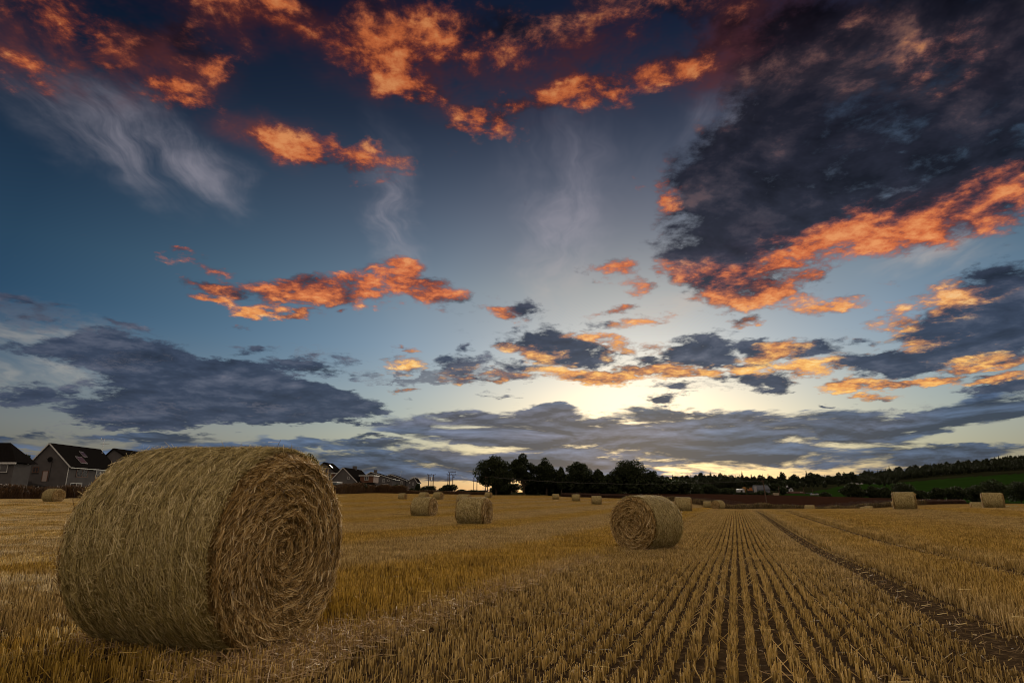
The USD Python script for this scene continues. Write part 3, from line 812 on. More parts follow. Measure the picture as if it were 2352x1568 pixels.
# ------------------------------------------------------------------ straw bales
def bale_parts(path, R, L, seed, n_wrap, n_end, w, ends=(1, -1), n_fuzz=400, size=1.0):
    """A round bale lying with its axis along x, resting on z = 0: core, wrapped straw, the wound straw of its ends, loose wisps."""
    rng = np.random.default_rng(seed)
    nt, nx = 96, 40
    # core: a drum with rounded shoulders, slightly uneven and flattened where it rests
    prof = [(-L / 2 + 0.03, 0.0)] + [(-L / 2 + 0.03 - 0.012, R * f) for f in (0.3, 0.6, 0.85)]
    prof = [(-L / 2 + 0.02, 0.0), (-L / 2 + 0.015, R * 0.4), (-L / 2 + 0.01, R * 0.75), (-L / 2 + 0.012, R * 0.93), (-L / 2 + 0.045, R * 0.985)]
    prof += [(xx, R * (0.99 + 0.012 * math.cos(xx / L * 3.0))) for xx in np.linspace(-L / 2 + 0.1, L / 2 - 0.1, nx)]
    prof += [(-p[0], p[1]) for p in prof[4::-1]]
    prof = np.array(prof)
    th = np.linspace(0, 2 * np.pi, nt, endpoint=False)
    X = np.repeat(prof[:, 0][:, None], nt, 1)
    Rr = np.repeat(prof[:, 1][:, None], nt, 1)
    P = np.stack([X, Rr * np.cos(th), Rr * np.sin(th)], -1)
    lump = meshkit.fbm((P * 3.0 + seed).reshape(-1, 3)).reshape(X.shape)
    k = 1 + 0.026 * lump * np.clip(Rr / R, 0, 1)
    P[..., 1:] *= k[..., None]
    P[..., 2] = np.maximum(P[..., 2], -R + 0.035) + R - 0.035
    n0, n1 = P.shape[:2]
    i = np.arange(n0 * n1).reshape(n0, n1)
    j = np.roll(i, -1, 1)
    F = np.concatenate([np.stack([i[:-1], i[1:], j[1:]], -1).reshape(-1, 3), np.stack([i[:-1], j[1:], j[:-1]], -1).reshape(-1, 3)])
    part(path, "core", (P.reshape(-1, 3), F), M["bale_core"], True)
    C = np.array([0, 0, R - 0.035])

    # straw wrapped round the drum, mostly along its turn, in faint rings left by the net
    n = n_wrap
    x = rng.uniform(-L / 2 + 0.01, L / 2 - 0.01, n)
    a = rng.uniform(0, 2 * np.pi, n)
    sh = 1 - 0.05 * np.clip((np.abs(x) - (L / 2 - 0.06)) / 0.06, 0, 1) ** 2
    ringy = 0.006 * np.sin(x * 52.0 + 0.6 * np.sin(a * 3))
    lift = rng.gamma(1.6, 0.004, n) * size
    rr = R * (0.99 + 0.012 * np.cos(x / L * 3.0)) * sh * (1 + 0.026 * meshkit.fbm(np.stack([x, R * np.cos(a), R * np.sin(a)], 1) * 3.0 + seed)) + ringy + lift
    rad = np.stack([np.zeros(n), np.cos(a), np.sin(a)], 1)
    tan = np.stack([np.zeros(n), -np.sin(a), np.cos(a)], 1)
    ax = np.tile([1.0, 0, 0], (n, 1))
    swirl = np.where(rng.random(n) < 0.6, rng.normal(0.28, 0.33, n), rng.normal(0.0, 1.1, n))
    d = tan * np.cos(swirl)[:, None] + ax * np.sin(swirl)[:, None] + rad * rng.normal(0, 0.10, (n, 1))
    length = np.clip(rng.gamma(2.4, 0.024, n), 0.02, 0.17) * size
    c = rad * rr[:, None] + ax * x[:, None]
    c[:, 2] = np.maximum(c[:, 2], -R + 0.02)
    sag = -rad * (length[:, None] ** 2 / (8 * R)) * 0
    bow = rad * (length ** 2 / (8 * R))[:, None] + unit(rng, n) * 0.0015
    part(path, "wrapped_straw", strands(c + C - bow * 0.5, d, length, w * np.where(rng.random(n) < 0.18, rng.uniform(1.3, 1.8, n), rng.uniform(0.6, 1.1, n)), np.cross(d, rad) + 0.5 * unit(rng, n), bow), M["wrap"], kind="stuff")

    # ends: straw wound in a spiral, in tufts at different depths
    for sgn in ends:
        n = n_end
        r = R * np.sqrt(rng.random(n)) * 0.955
        a = rng.uniform(0, 2 * np.pi, n)
        q = np.stack([r * np.cos(a) * 4.0, r * np.sin(a) * 4.0, np.full(n, seed * 1.7 + sgn)], 1)
        # coils: the depth follows a spiral, broken up by noise
        coil = 0.042 * np.sin(2 * np.pi * (r / 0.085) + a + 2.5 * meshkit.noise(q * 0.6)) + 0.040 * meshkit.fbm(q * 0.9)
        dish = -0.08 * np.exp(-(r / 0.16) ** 2) + 0.008 - 0.05 * np.clip((r - R * 0.90) / (R * 0.1), 0, 1) ** 2
        xx = L / 2 + (coil + dish) * size ** 0.5 + rng.normal(0, 0.008, n)
        rad = np.stack([np.zeros(n), np.cos(a), np.sin(a)], 1)
        tan = np.stack([np.zeros(n), -np.sin(a), np.cos(a)], 1)
        ax = np.tile([1.0, 0, 0], (n, 1))
        inner = np.clip((R * 0.985 - r) / (R * 0.16), 0, 1)          # at the rim the straw keeps to the rim
        way = rng.normal(0.0, 0.34, n) * (0.45 + 0.55 * inner) + 0.5 * inner * meshkit.noise(q * 1.5) + np.where(rng.random(n) < 0.16 * inner, rng.normal(0, 1.0, n), 0)
        d = tan * np.cos(way)[:, None] + rad * np.sin(way)[:, None] + ax * rng.normal(0.0, 0.24, (n, 1))
        length = np.clip(rng.gamma(3.0, 0.032, n), 0.03, 0.28) * size * np.clip(0.45 + r / R, 0.45, 1.05) * (0.75 + 0.25 * inner)
        c = rad * r[:, None] + ax * xx[:, None]
        bow = rad * (length ** 2 / (10 * np.maximum(r, 0.12)))[:, None] + ax * rng.normal(0.004, 0.006, (n, 1))
        c, d, bow = (v * np.array([sgn, 1, 1]) for v in (c, d, bow))
        c[:, 2] = np.maximum(c[:, 2], -R + 0.03)
        part(path, "end_straw", strands(c + C - bow * 0.5, d, length, w * np.where(rng.random(n) < 0.15, rng.uniform(1.6, 2.3, n), rng.uniform(0.7, 1.3, n)), rad + 0.8 * unit(rng, n), bow), M["end"], kind="stuff")

    # wisps that stick out of the rim and the back
    n = n_fuzz
    a = rng.uniform(-0.2, np.pi + 0.2, n)
    onrim = rng.random(n) < 0.6
    x = np.where(onrim, rng.choice([-1, 1], n) * (L / 2 - rng.gamma(1.2, 0.03, n)), rng.uniform(-L / 2, L / 2, n))
    rad = np.stack([np.zeros(n), np.cos(a), np.sin(a)], 1)
    tan = np.stack([np.zeros(n), -np.sin(a), np.cos(a)], 1)
    d = tan * rng.normal(0, 1, (n, 1)) + rad * rng.uniform(0.05, 0.55, (n, 1)) + np.array([1.0, 0, 0]) * rng.normal(0, 0.5, (n, 1))
    c = rad * (R * 0.985 + rng.gamma(1.4, 0.007, n))[:, None] + np.array([1.0, 0, 0]) * x[:, None]
    ln = rng.uniform(0.04, 0.16, n) * size
    ln[:14] = rng.uniform(.16, .30, 14)
    part(path, "loose_wisps", strands(c + C, d, ln, w * rng.uniform(0.6, 1.1, n), unit(rng, n), unit(rng, n) * 0.012), M["wrap"], kind="stuff")


def make_bales():
    g = "straw bales left on the stubble field"
    b = BIG
    p = thing("straw_bale", "huge round straw bale in the left foreground with its wound end facing right", "straw bale", b["at"] + np.array([0, 0, 0.03]), b["yaw"], g, scale=(1, 1, 1.035), tilt=1.2)
    bale_parts(p, b["R"], b["L"], 1, 150000, 85000, 0.0031, (1, -1), 1700, 0.85)
    b = MIDB
    p = thing("straw_bale", "round straw bale in the middle of the field with its spiral end facing left", "straw bale", b["at"] + np.array([0, 0, 0.02]), b["yaw"], g)
    bale_parts(p, b["R"], b["L"], 2, 30000, 22000, 0.0065, (1, -1), 500, 1.15)
    models = []
    for k in range(3):
        m = model(f"bale_model_{'abc'[k]}")
        bale_parts(m, 0.65, 1.27, 5 + k, 12000, 6000, 0.0105, (1, -1), 260, 1.5)
        models.append(m)
    labels = dict(
        b0="straw bale at the far left, in front of the grey gabled house",
        b1="leftmost small bale in front of the row of houses",
        b2="bale mostly hidden behind the left one of the two nearer bales, below the twin poles",
        b2b="farthest bale, only its top showing above the bale below the twin poles",
        b3="bale just right of the overlapping far bales, under the tall group of poles",
        b4="left one of the two nearer bales between the houses and the trees",
        b5="bale half hidden behind the right one of the two nearer bales",
        b6="right one of the two nearer bales, its frayed end turned right",
        b7="small far bale at the left foot of the tall dark trees",
        b8="leftmost of three small bales in front of the dark trees",
        b9="middle one of three small bales in front of the dark trees",
        b10="rightmost and nearest of three small bales in front of the dark trees",
        b11="bale side-on just behind the right shoulder of the spiral-ended bale",
        b12="small bale touching the left side of the far bale that shows its round end",
        b13="far bale with its round end turned to the left beside a smaller bale",
        b14="half-sunk bale beyond the field's crest, right of the lone pole",
        b15="nearer of two low bales whose tops barely rise over the crest",
        b16="farther of two low bales whose tops barely rise over the crest",
        b17="sliver of a bale hidden behind the tall right-hand bale in front of the bushes",
        b18="tall side-on bale at the right in front of dark bushes",
        b19="low bale directly left of the rightmost tall bale",
        b20="rightmost tall side-on bale near the picture's edge",
        b21="low bale beyond the crest at the right edge, right of the rightmost tall bale")
    face = dict(b0=-0.34, b13=-2.45, b18=-0.53, b20=-0.64, b11=-0.20, b14=-0.42, b15=-0.5, b16=-0.5, b19=-0.55, b17=-.5, b21=-0.95, b8=-.1, b9=-.1, b10=-.12, b12=-.42)
    rng = np.random.default_rng(17)
    for k, (key, at) in enumerate(BALE_AT.items()):
        at = at.copy()
        at[2] = land1(at[0], at[1]) + 0.01
        copy_of(models[k % 3], "straw_bale", labels[key], "straw bale", at, face.get(key, -0.34) + rng.normal(0, 0.03), g)


make_bales()

# ------------------------------------------------------------------ trees and bushes
def crown_mesh(rng, lobes, n, leaf, shell=0.55):
    """Leaf clumps spread through ellipsoid lobes (x, y, z, rx, ry, rz), denser towards their skins."""
    lobes = np.array(lobes, float)
    vol = (lobes[:, 3] * lobes[:, 4] * lobes[:, 5]) ** 0.75
    k = rng.choice(len(lobes), n, p=vol / vol.sum())
    L = lobes[k]
    r = np.where(rng.random(n) < shell, rng.uniform(0.8, 1.08, n), rng.random(n) ** (1 / 3))
    c = L[:, :3] + unit(rng, n) * r[:, None] * L[:, 3:]
    keep = meshkit.noise(c * 0.75 + 7.3) > -0.38
    c = c[keep]
    n = len(c)
    d, s = unit(rng, n), unit(rng, n)
    return strands(c, d, leaf * rng.uniform(0.6, 1.4, n), leaf * rng.uniform(0.5, 1.0, n), s, unit(rng, n) * leaf * 0.25)


def tree_parts(path, seed, H, W, n=5000, leaf=0.42, base=0.22, lobes=16, shape=1.0, mat="leaf", sparse=0.0):
    """A broad-leaved tree: tapered trunk with limbs, and a full but uneven crown of many overlapping boughs."""
    rng = np.random.default_rng(seed)
    ls = []
    lobes = int(lobes * 2.4)
    zm, ry = H * (base + 1) / 2, H * (1 - base) / 2
    for i in range(lobes):
        u = unit(rng, 1)[0]
        r = rng.uniform(0.35, 0.80) if rng.random() > sparse * 0.5 else rng.uniform(0.75, 0.92)
        taper = 1.0 - 0.28 * shape * max(0.0, u[2]) ** 2
        rad = rng.uniform(0.11, 0.21) * W * (1 - sparse * 0.3)
        z = zm + u[2] * r * ry
        ls.append((u[0] * r * W / 2 * taper, u[1] * r * W / 2 * taper, min(max(z, rad * .5), H - rad * 0.8), rad, rad, rad * rng.uniform(0.6, 0.85)))
    ls.append((rng.uniform(-.06, .06) * W, 0, H * 0.89, W * 0.15, W * 0.15, H * 0.11))
    if sparse < 0.3:
        ls.append((0, 0, zm, W * .34, W * .34, ry * .75))
    trunk = [tube([(0, 0, -0.4), (0.01 * H, 0, H * 0.2), (-0.01 * H, 0.01 * H, H * 0.45), (0, 0, H * 0.8)], [H * .030, H * .024, H * .017, H * .005], 7)]
    for x, y, z, rx, ry_, rz in ls[::2]:
        z0 = max(H * 0.12, z * 0.5)
        trunk.append(tube([(0, 0, z0), (x * 0.5, y * 0.5, (z0 + z) / 2 + 0.04 * H), (x, y, z)], [H * .010, H * .007, H * .003], 5))
    part(path, "trunk", join(trunk), M["bark"], True)
    part(path, "crown", crown_mesh(rng, ls, int(n * 1.3), leaf * .9, .45), M[mat])


def bush_parts(path, seed, H, W, n=1800, leaf=0.32, mat="leaf"):
    rng = np.random.default_rng(seed)
    ls = [(rng.uniform(-.30, .30) * W, rng.uniform(-.30, .30) * W, H * rng.uniform(.28, .70), W * rng.uniform(.18, .30), W * rng.uniform(.18, .30), H * rng.uniform(.22, .32)) for _ in range(9)]
    ls += [(0, 0, H * .45, W * .36, W * .36, H * .48)]
    part(path, "stems", join([tube([(0, 0, -.2), (l[0] * .6, l[1] * .6, l[2])], [.07, .02], 5) for l in ls]), M["bark"], True)
    part(path, "crown", crown_mesh(rng, ls, n, leaf), M[mat])


def ground_spot(u, v, depth):
    """Foot on the land and height for something whose top is seen at a picture point."""
    p = spot(u, v, depth)
    z = land1(p[0], p[1])
    return np.array([p[0], p[1], z]), p[2] - z


def px_to_m(px, depth):
    return px * depth / 1447.0


def make_trees():
    g = "tall dark trees on the far edge of the field"
    rows = [  # centre column, width in columns, top row, depth, label, options
        (1140, 76, 1045, 200, "leftmost and broadest tall dark tree of the clump behind the field", dict(n=10000, base=.06, lobes=22, sparse=.35)),
        (1202, 58, 1041, 204, "tallest airy tree, second from the left of the dark clump", dict(n=7500, base=.18, lobes=18, sparse=.5)),
        (1254, 52, 1051, 206, "dark tree with a domed top between the airy tree and the low gap", dict(n=6500, base=.14, lobes=15)),
        (1288, 30, 1072, 202, "low narrow dark tree filling the gap in the middle of the clump", dict(n=3500, base=.1, lobes=10)),
        (1328, 62, 1060, 210, "round dark tree in the middle of the clump", dict(n=7000, base=.12, lobes=17)),
        (1372, 44, 1077, 208, "low dark tree left of the pointed broad tree", dict(n=4500, base=.08, lobes=12)),
        (1440, 84, 1056, 214, "broad dark tree with a pointed top, right part of the clump", dict(n=9000, base=.08, lobes=20, shape=1.4)),
        (1498, 50, 1080, 212, "rightmost dark tree of the clump, its crown sloping down to the right", dict(n=5000, base=.08, lobes=12)),
    ]
    for i, (u, w, v, dep, lab, k) in enumerate(rows):
        at, h = ground_spot(u, v, dep)
        p = thing("dark_tree", lab, "tree", at, 0.0, g)
        tree_parts(p, 100 + i, h, px_to_m(w, dep) * 1.22, leaf=0.42, **k)
    low = [(1158, 60, 1108, "bush under the leftmost broad dark tree"), (1226, 62, 1101, "bush filling the gap right of the airy tree's trunk"), (1262, 70, 1092, "bush at the foot of the domed dark tree"), (1302, 64, 1090, "bush under the low narrow tree of the dark clump"), (1350, 70, 1090, "bush under the round dark tree in the clump's middle"),
           (1392, 76, 1088, "bush between the round tree and the pointed broad tree"), (1462, 80, 1090, "bush at the foot of the pointed broad dark tree"), (1525, 70, 1099, "bush under the rightmost tree of the dark clump"), (1562, 60, 1104, "bush at the right end of the dark clump, above the side-on bale")]
    bm = [model(f"bush_model_{'abc'[k]}") for k in range(3)]
    for k in range(3):
        bush_parts(bm[k], 60 + k, 1.0 * 3, 1.0 * 4, 2200, 0.30)
    for i, (u, w, v, lab) in enumerate(low):
        at, h = ground_spot(u, v, 211)
        W = px_to_m(w, 211)
        copy_of(bm[i % 3], "undergrowth_bush", lab, "bush", at, i * 1.3, "bushes under the tall dark trees", (W / 4 * 1.15, W / 4, h / 3))
    g = "dark bushy trees along the hedge at the right"
    rows = [(1955, 52, 1108.5, "leftmost dark bushy tree of the right-hand hedge line"), (2002, 34, 1115, "second bushy tree from the left in the right-hand hedge"),
            (2030, 34, 1118, "bushy tree left of the tall right-hand bale's back"), (2068, 52, 1107, "taller bushy tree rising behind the tall right-hand bale"),
            (2110, 38, 1125, "low bush sloping down just right of the tall right-hand bale"), (2151, 36, 1119.5, "rounded bush right of the gap in the hedge"),
            (2192, 46, 1116.5, "rounded bushy tree between the gap and the rightmost tall bale"), (2236, 50, 1113, "bushy tree at the left shoulder of the highest hedge tree"),
            (2274, 60, 1099, "highest tree of the right-hand hedge, behind the rightmost tall bale"), (2336, 64, 1105, "dark tree at the right end of the hedge by the picture's edge")]
    for i, (u, w, v, lab) in enumerate(rows):
        at, h = ground_spot(u, v, 222)
        p = thing("hedge_tree", lab, "tree", at, 0.0, g)
        tree_parts(p, 200 + i, h, px_to_m(w, 222) * 1.2, n=4200, leaf=0.40, base=.02, lobes=14, shape=.6)
    at, h = ground_spot(1896, 1128, 215)
    p = thing("lone_bush", "single dark bush standing alone in the brown crop left of the hedge", "bush", at)
    bush_parts(p, 71, h, px_to_m(20, 215) * 1.2, 1800, 0.26)
    g = "trees behind the houses"
    for i, (u, w, v, dep, lab) in enumerate([(713, 54, 1041, 205, "domed tree rising just right of the big bale's top, behind the houses"), (764, 50, 1064, 210, "low rounded tree behind the house with the flat dormer"),
                                            (58, 66, 1043, 150, "dark tree between the two leftmost houses"), (690, 60, 1060, 215, "dark tree half hidden by the big bale's right shoulder")]):
        at, h = ground_spot(u, v, dep)
        p = thing("garden_tree", lab, "tree", at, 0.0, g)
        tree_parts(p, 300 + i, h, px_to_m(w, dep), n=4000, leaf=.4, base=.2, lobes=13)
    g = "garden bushes and shrubs at the field's edge by the houses"
    for i, (u, w, v, dep, lab) in enumerate([
            (816, 38, 1107, 168, "dark shrub in front of the steep gabled house"), (910, 26, 1110.5, 185, "round dark shrub in front of the house with a crosswise gable"), (960, 14, 1110, 205, "small shrub at the right end of the row of houses"),
            (980, 30, 1114, 205, "dark bush left of the twin poles with the single crossbar"), (1027, 34, 1111, 214, "round bush behind the tall group of poles"), (1060, 30, 1123, 205, "low bush right of the tall group of poles"),
            (1082, 26, 1124, 207, "low bush under the far small poles"), (1102, 24, 1125, 204, "low bush at the left foot of the tall dark trees"), (945, 22, 1120, 200, "low bush behind the pale garden wall"), (1000, 18, 1124, 207, "low bush between the two groups of poles"),
            (762, 30, 1112, 160, "shrub beside the flat-roofed garage")]):
        at, h = ground_spot(u, v, dep)
        W = px_to_m(w, dep)
        copy_of(bm[i % 3], "garden_bush", lab, "bush", at, i * 2.1, g, (W / 4 * 1.2, W / 4, h / 3))
    g = "trees at the foot of the wooded hill"
    for i, (u, w, v, dep, lab) in enumerate([(1545, 44, 1104, 330, "broad dark tree just right of the tall clump, below the wooded hill"), (1590, 50, 1108, 345, "dark tree in front of the wooded hill, second from the left"), (1630, 44, 1112, 350, "dark tree in front of the wooded hill, third from the left"),
                                            (1668, 40, 1120, 360, "low dark tree left of the farm's white shed"), (1700, 26, 1130, 330, "low bush in front of the farm yard"), (1725, 26, 1131, 335, "low bush below the orange digger"), (1748, 26, 1127, 340, "bush in front of the farm barn"),
                                            (1776, 24, 1109, 480, "rounded tree right of the farm barn"), (1812, 34, 1101, 560, "taller tree behind the white house"), (1795, 22, 1118, 420, "bush between the barn and the white house")]):
        at, h = ground_spot(u, v, dep)
        p = thing("hill_foot_tree", lab, "tree", at, 0.0, g)
        tree_parts(p, 400 + i, h, px_to_m(w, dep) * 1.15, n=2600, leaf=.6, base=.03, lobes=12, shape=.6)


def make_woods():
    """The wooded hillsides, far off: one mass of instanced trees."""
    rng = np.random.default_rng(31)
    protos = []
    for k in range(5):
        r2 = np.random.default_rng(500 + k)
        ls = [(r2.uniform(-.28, .28) * 7, r2.uniform(-.28, .28) * 7, r2.uniform(.25, .72) * 10, 7 * r2.uniform(.17, .3), 7 * r2.uniform(.17, .3), 10 * r2.uniform(.12, .22)) for _ in range(11)]
        ls.append((0, 0, 8, 1.8, 1.8, 1.8))
        if k == 4:      # a conifer here and there
            ls = [(0, 0, z, (11 - z) * .23, (11 - z) * .23, 1.3) for z in np.linspace(1, 10.6, 8)]
        protos.append(("tree", join([crown_mesh(r2, ls, 1100, 0.85), tube([(0, 0, -1), (0, 0, 7)], [.3, .1], 5)]), M["leaf_far"]))
    at, sc = [], []
    n = 0
    for _ in range(60000):
        u = rng.uniform(1380, 2700)
        dep = rng.uniform(480, 1250)
        if u < 1748:
            ok = 560 < dep < 860 and u > 1400 + (dep - 560) * 0.1
            ok &= not (u > 1700 and dep < 640)
        else:
            low = np.interp(u, [1748, 1860, 1900, 2068, 2352, 2700], [760, 700, 640, 890, 880, 860])
            ok = low < dep < low + 330
        if not ok:
            continue
        p = spot(u, 1100, dep)
        at.append((p[0], p[1]))
        sc.append(rng.uniform(0.62, 1.0) * (1.0 + 0.75 * rng.random() ** 4) * 1.12 * (0.82 if u > 1748 else 0.70))
        n += 1
        if n > 2600:
            break
    at = np.array(at)
    z = land(at[:, 0], at[:, 1])
    scatter("hillside_wood", protos, np.column_stack([at, z]), rng.uniform(0, 6.28, len(at)), np.array(sc), "dark woods covering the far hillsides at the right", "wood", seed=4)
    # a few trees and hedges dotted along the valley
    at = []
    for _ in range(70):
        u, dep = rng.uniform(1745, 2060), rng.uniform(520, 720)
        p = spot(u, 1100, dep)
        at.append((p[0], p[1]))
    at = np.array(at)
    scatter("valley_hedge", protos[:4], np.column_stack([at, land(at[:, 0], at[:, 1])]), rng.uniform(0, 6.28, 70), rng.uniform(.35, .62, 70), "hedges and small trees between the fields in the valley", "hedge", seed=5)


make_trees()
make_woods()


# ------------------------------------------------------------------ brown crop, weeds, verge
def make_crop():
    a0, a1 = (math.atan2(*spot(u, 1150, 200)[:2]) for u in (1292, 2215))
    az = np.linspace(a0, a1, 240)
    k = np.geomspace(1.0, 40.0, 46)
    A, K = np.meshgrid(az, (k - 1) / 39.0, indexing="ij")
    e = edge_at(A) + 0.9
    R = e + (258 - e) * K
    x, y = R * np.sin(A), R * np.cos(A)
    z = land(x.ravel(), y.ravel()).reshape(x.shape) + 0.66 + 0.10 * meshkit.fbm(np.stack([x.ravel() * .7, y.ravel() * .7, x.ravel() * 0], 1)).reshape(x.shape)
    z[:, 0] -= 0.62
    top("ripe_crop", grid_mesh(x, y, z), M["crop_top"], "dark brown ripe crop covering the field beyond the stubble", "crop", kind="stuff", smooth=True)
    rng = np.random.default_rng(12)

    def tuft(seed, h, n, spread, r0, head):
        q = np.random.default_rng(seed)
        b = np.stack([q.normal(0, spread, n), q.normal(0, spread, n), np.full(n, -.05)], 1)
        hh = h * q.uniform(.6, 1.1, n)
        t = b + np.stack([q.normal(0, .16, n) * hh, q.normal(0, .16, n) * hh, hh], 1)
        m = [stalks(b, t, r0 * q.uniform(.7, 1.3, n))]
        d = (t - b) + unit(q, n) * .12
        m.append(strands(t, d, np.full(n, head) * q.uniform(.6, 1.3, n), np.full(n, head * .22), unit(q, n)))
        k2 = n // 2
        c = b[:k2] + (t[:k2] - b[:k2]) * q.uniform(.2, .9, (k2, 1))
        m.append(strands(c, unit(q, k2) + np.array([0, 0, .5]), q.uniform(.12, .3, k2), np.full(k2, .02), unit(q, k2), unit(q, k2) * .03))
        return join(m)

    n = 9000
    a = rng.uniform(a0, a1, n)
    r = edge_at(a) + 0.5 + 26 * rng.random(n) ** 2.6
    x, y = r * np.sin(a), r * np.cos(a)
    scatter("crop_stems", [("stem_tuft", tuft(600 + k, .86, 46, .16, .006, .12), M["crop"]) for k in range(4)], np.column_stack([x, y, land(x, y)]), rng.uniform(0, 6.28, n), rng.uniform(.8, 1.12, n),
            "brown crop stems standing along the near edge of the ripe field", "crop", seed=6)

    def strip(name, u0, u1, mat, n, h, out, label, seed, spread=.25):
        q = np.random.default_rng(seed)
        b0, b1 = (math.atan2(*spot(u, 1150, 200)[:2]) for u in (u0, u1))
        a = q.uniform(b0, b1, n)
        keep = meshkit.noise(np.stack([a * 45, a * 0 + seed, a * 0], 1)) > -.35
        a = a[keep]
        r = edge_at(a) + q.uniform(*out, len(a))
        x, y = r * np.sin(a), r * np.cos(a)
        tall = 1 + .45 * meshkit.noise(np.stack([a * 80, a * 0, a * 0 + seed], 1))
        scatter(name, [("weed_tuft", tuft(seed * 10 + k, h, 42, spread, .008, .22), M[mat]) for k in range(4)], np.column_stack([x, y, land(x, y)]), q.uniform(0, 6.28, len(a)), q.uniform(.7, 1.1, len(a)) * tall, label, "weeds", seed=seed)

    strip("tall_weeds", -420, 700, "weed", 3000, 1.25, (.2, 4.0), "rusty brown tall weeds in front of the leftmost houses", 71)
    strip("tall_weeds", 700, 930, "weed", 2200, 1.75, (.2, 5.0), "tall dry weeds below the row of houses right of the big bale", 72)
    strip("tall_weeds", 930, 1125, "weed", 1500, .8, (.2, 4.0), "short dry weeds along the field's edge under the poles", 73)
    strip("verge_grass", 1535, 1790, "verge", 1500, .70, (-.6, .8), "pale seeding grass along the edge of the brown crop under the lone pole", 74)
    strip("verge_grass", 1790, 2120, "verge", 1500, .80, (-.6, .8), "pale seeding grass beyond the low half-sunk bales", 75)


make_crop()


# ------------------------------------------------------------------ houses
def pane_material():
    g = Graph()
    f = g.add("fresnel", "fac", IOR=1.55)
    gl = g.add("glossy_bsdf", "BSDF", color=(.45, .45, .45), roughness=0.12)
    df = g.add("diffuse_bsdf", "BSDF", color=(.02, .022, .026))
    return g.material("/World/Looks/window_pane", surface=g.add("mix_closure", "closure", fac=g.math("multiply_add", f, 0.8, 0.04), closure1=df, closure2=gl))


M.update(
    harl=simple("grey_harling", (.072, .071, .073), .95, .1, 1.2, .18, .01), white=simple("white_paint", (.36, .38, .38), .6, .3, 2.0, .08), slate=simple("dark_roof_tiles", (.008, .0075, .0075), .85, .1, 5.0, .35, .03),
    brown_wood=simple("brown_cladding", (.09, .045, .028), .8, .2, 5.0, .3), glass=pane_material(), door=simple("pale_door", (.24, .21, .20), .6, .3, 3.0, .1), block=simple("block_wall", (.05, .049, .051), .95, .1, 1.5, .2, .01),
    metal=simple("weathered_metal", (.22, .22, .23), .5, .4, 3.0, .2, metallic=.6), pale_blue=simple("pale_blue_boards", (.08, .11, .12), .7, .3, 2.0, .1), timber=simple("creosoted_pole", (.075, .055, .040), .9, .1, 2.0, .3),
    barn_wall=simple("pale_barn_wall", (.075, .088, .11), .8, .2, .6, .15), white_wall=simple("white_house_wall", (.28, .30, .32), .9, .1, .6, .08), blue_roof=simple("blue_grey_roof", (.055, .065, .085), .7, .2, .6, .2),
    yellow=simple("yellow_paint", (.2, .10, .012), .6, .3, .8, .15), stone=simple("pale_stone", (.26, .22, .16), .9, .1, .8, .25), brick=simple("brown_stone_wall", (.085, .055, .048), .9, .1, .8, .25), tyre=simple("tyre_rubber", (.02, .02, .02), .9, .1, 2.0, .2),
    orange=simple("orange_paint", (.2, .065, .008), .6, .3, .8, .15), wire=simple("wire", (.08, .08, .08), .6, .3, 1.0, .1),
)


def slab(a, b, y0, y1, t):
    """A roof slope from ridge a to eave b (x, z), drawn along y, of thickness t."""
    a, b = np.array(a, float), np.array(b, float)
    d = (b - a) / np.linalg.norm(b - a)
    nrm = np.array([-d[1], d[0]])
    if nrm[1] < 0:
        nrm = -nrm
    return prism([tuple(a), tuple(b), tuple(b + nrm * t), tuple(a + nrm * t)], y0, y1)


def framed(path, x0, x1, z0, z1, y=0.0, bars=1, frame="white", wide=.09):
    """A window on a wall that faces the camera: frame bars proud of the wall, the pane set inside them; a sill below."""
    fr = [box(x0, x0 + wide, y - .05, y + .02, z0, z1), box(x1 - wide, x1, y - .05, y + .02, z0, z1), box(x0 + wide, x1 - wide, y - .05, y + .02, z0, z0 + wide), box(x0 + wide, x1 - wide, y - .05, y + .02, z1 - wide, z1)]
    for k in range(bars):
        xm = x0 + (x1 - x0) * (k + 1) / (bars + 1)
        fr.append(box(xm - wide * .4, xm + wide * .4, y - .045, y + .02, z0 + wide, z1 - wide))
    w = part(path, "window", join(fr), M[frame])
    part(w, "pane", box(x0 + wide * .9, x1 - wide * .9, y - .022, y + .01, z0 + wide * .9, z1 - wide * .9), M["glass"])
    part(w, "sill", box(x0 - .08, x1 + .08, y - .11, y - .003, z0 - .08, z0 - .004), M["block"])


def side_window(path, x, y0, y1, z0, z1, frame="white", wide=.09):
    fr = [box(x - .02, x + .05, y0, y0 + wide, z0, z1), box(x - .02, x + .05, y1 - wide, y1, z0, z1), box(x - .02, x + .05, y0 + wide, y1 - wide, z0, z0 + wide), box(x - .02, x + .05, y0 + wide, y1 - wide, z1 - wide, z1), box(x - .02, x + .045, (y0 + y1) / 2 - .04, (y0 + y1) / 2 + .04, z0 + wide, z1 - wide)]
    w = part(path, "window", join(fr), M[frame])
    part(w, "pane", box(x - .01, x + .022, y0 + wide * .9, y1 - wide * .9, z0 + wide * .9, z1 - wide * .9), M["glass"])


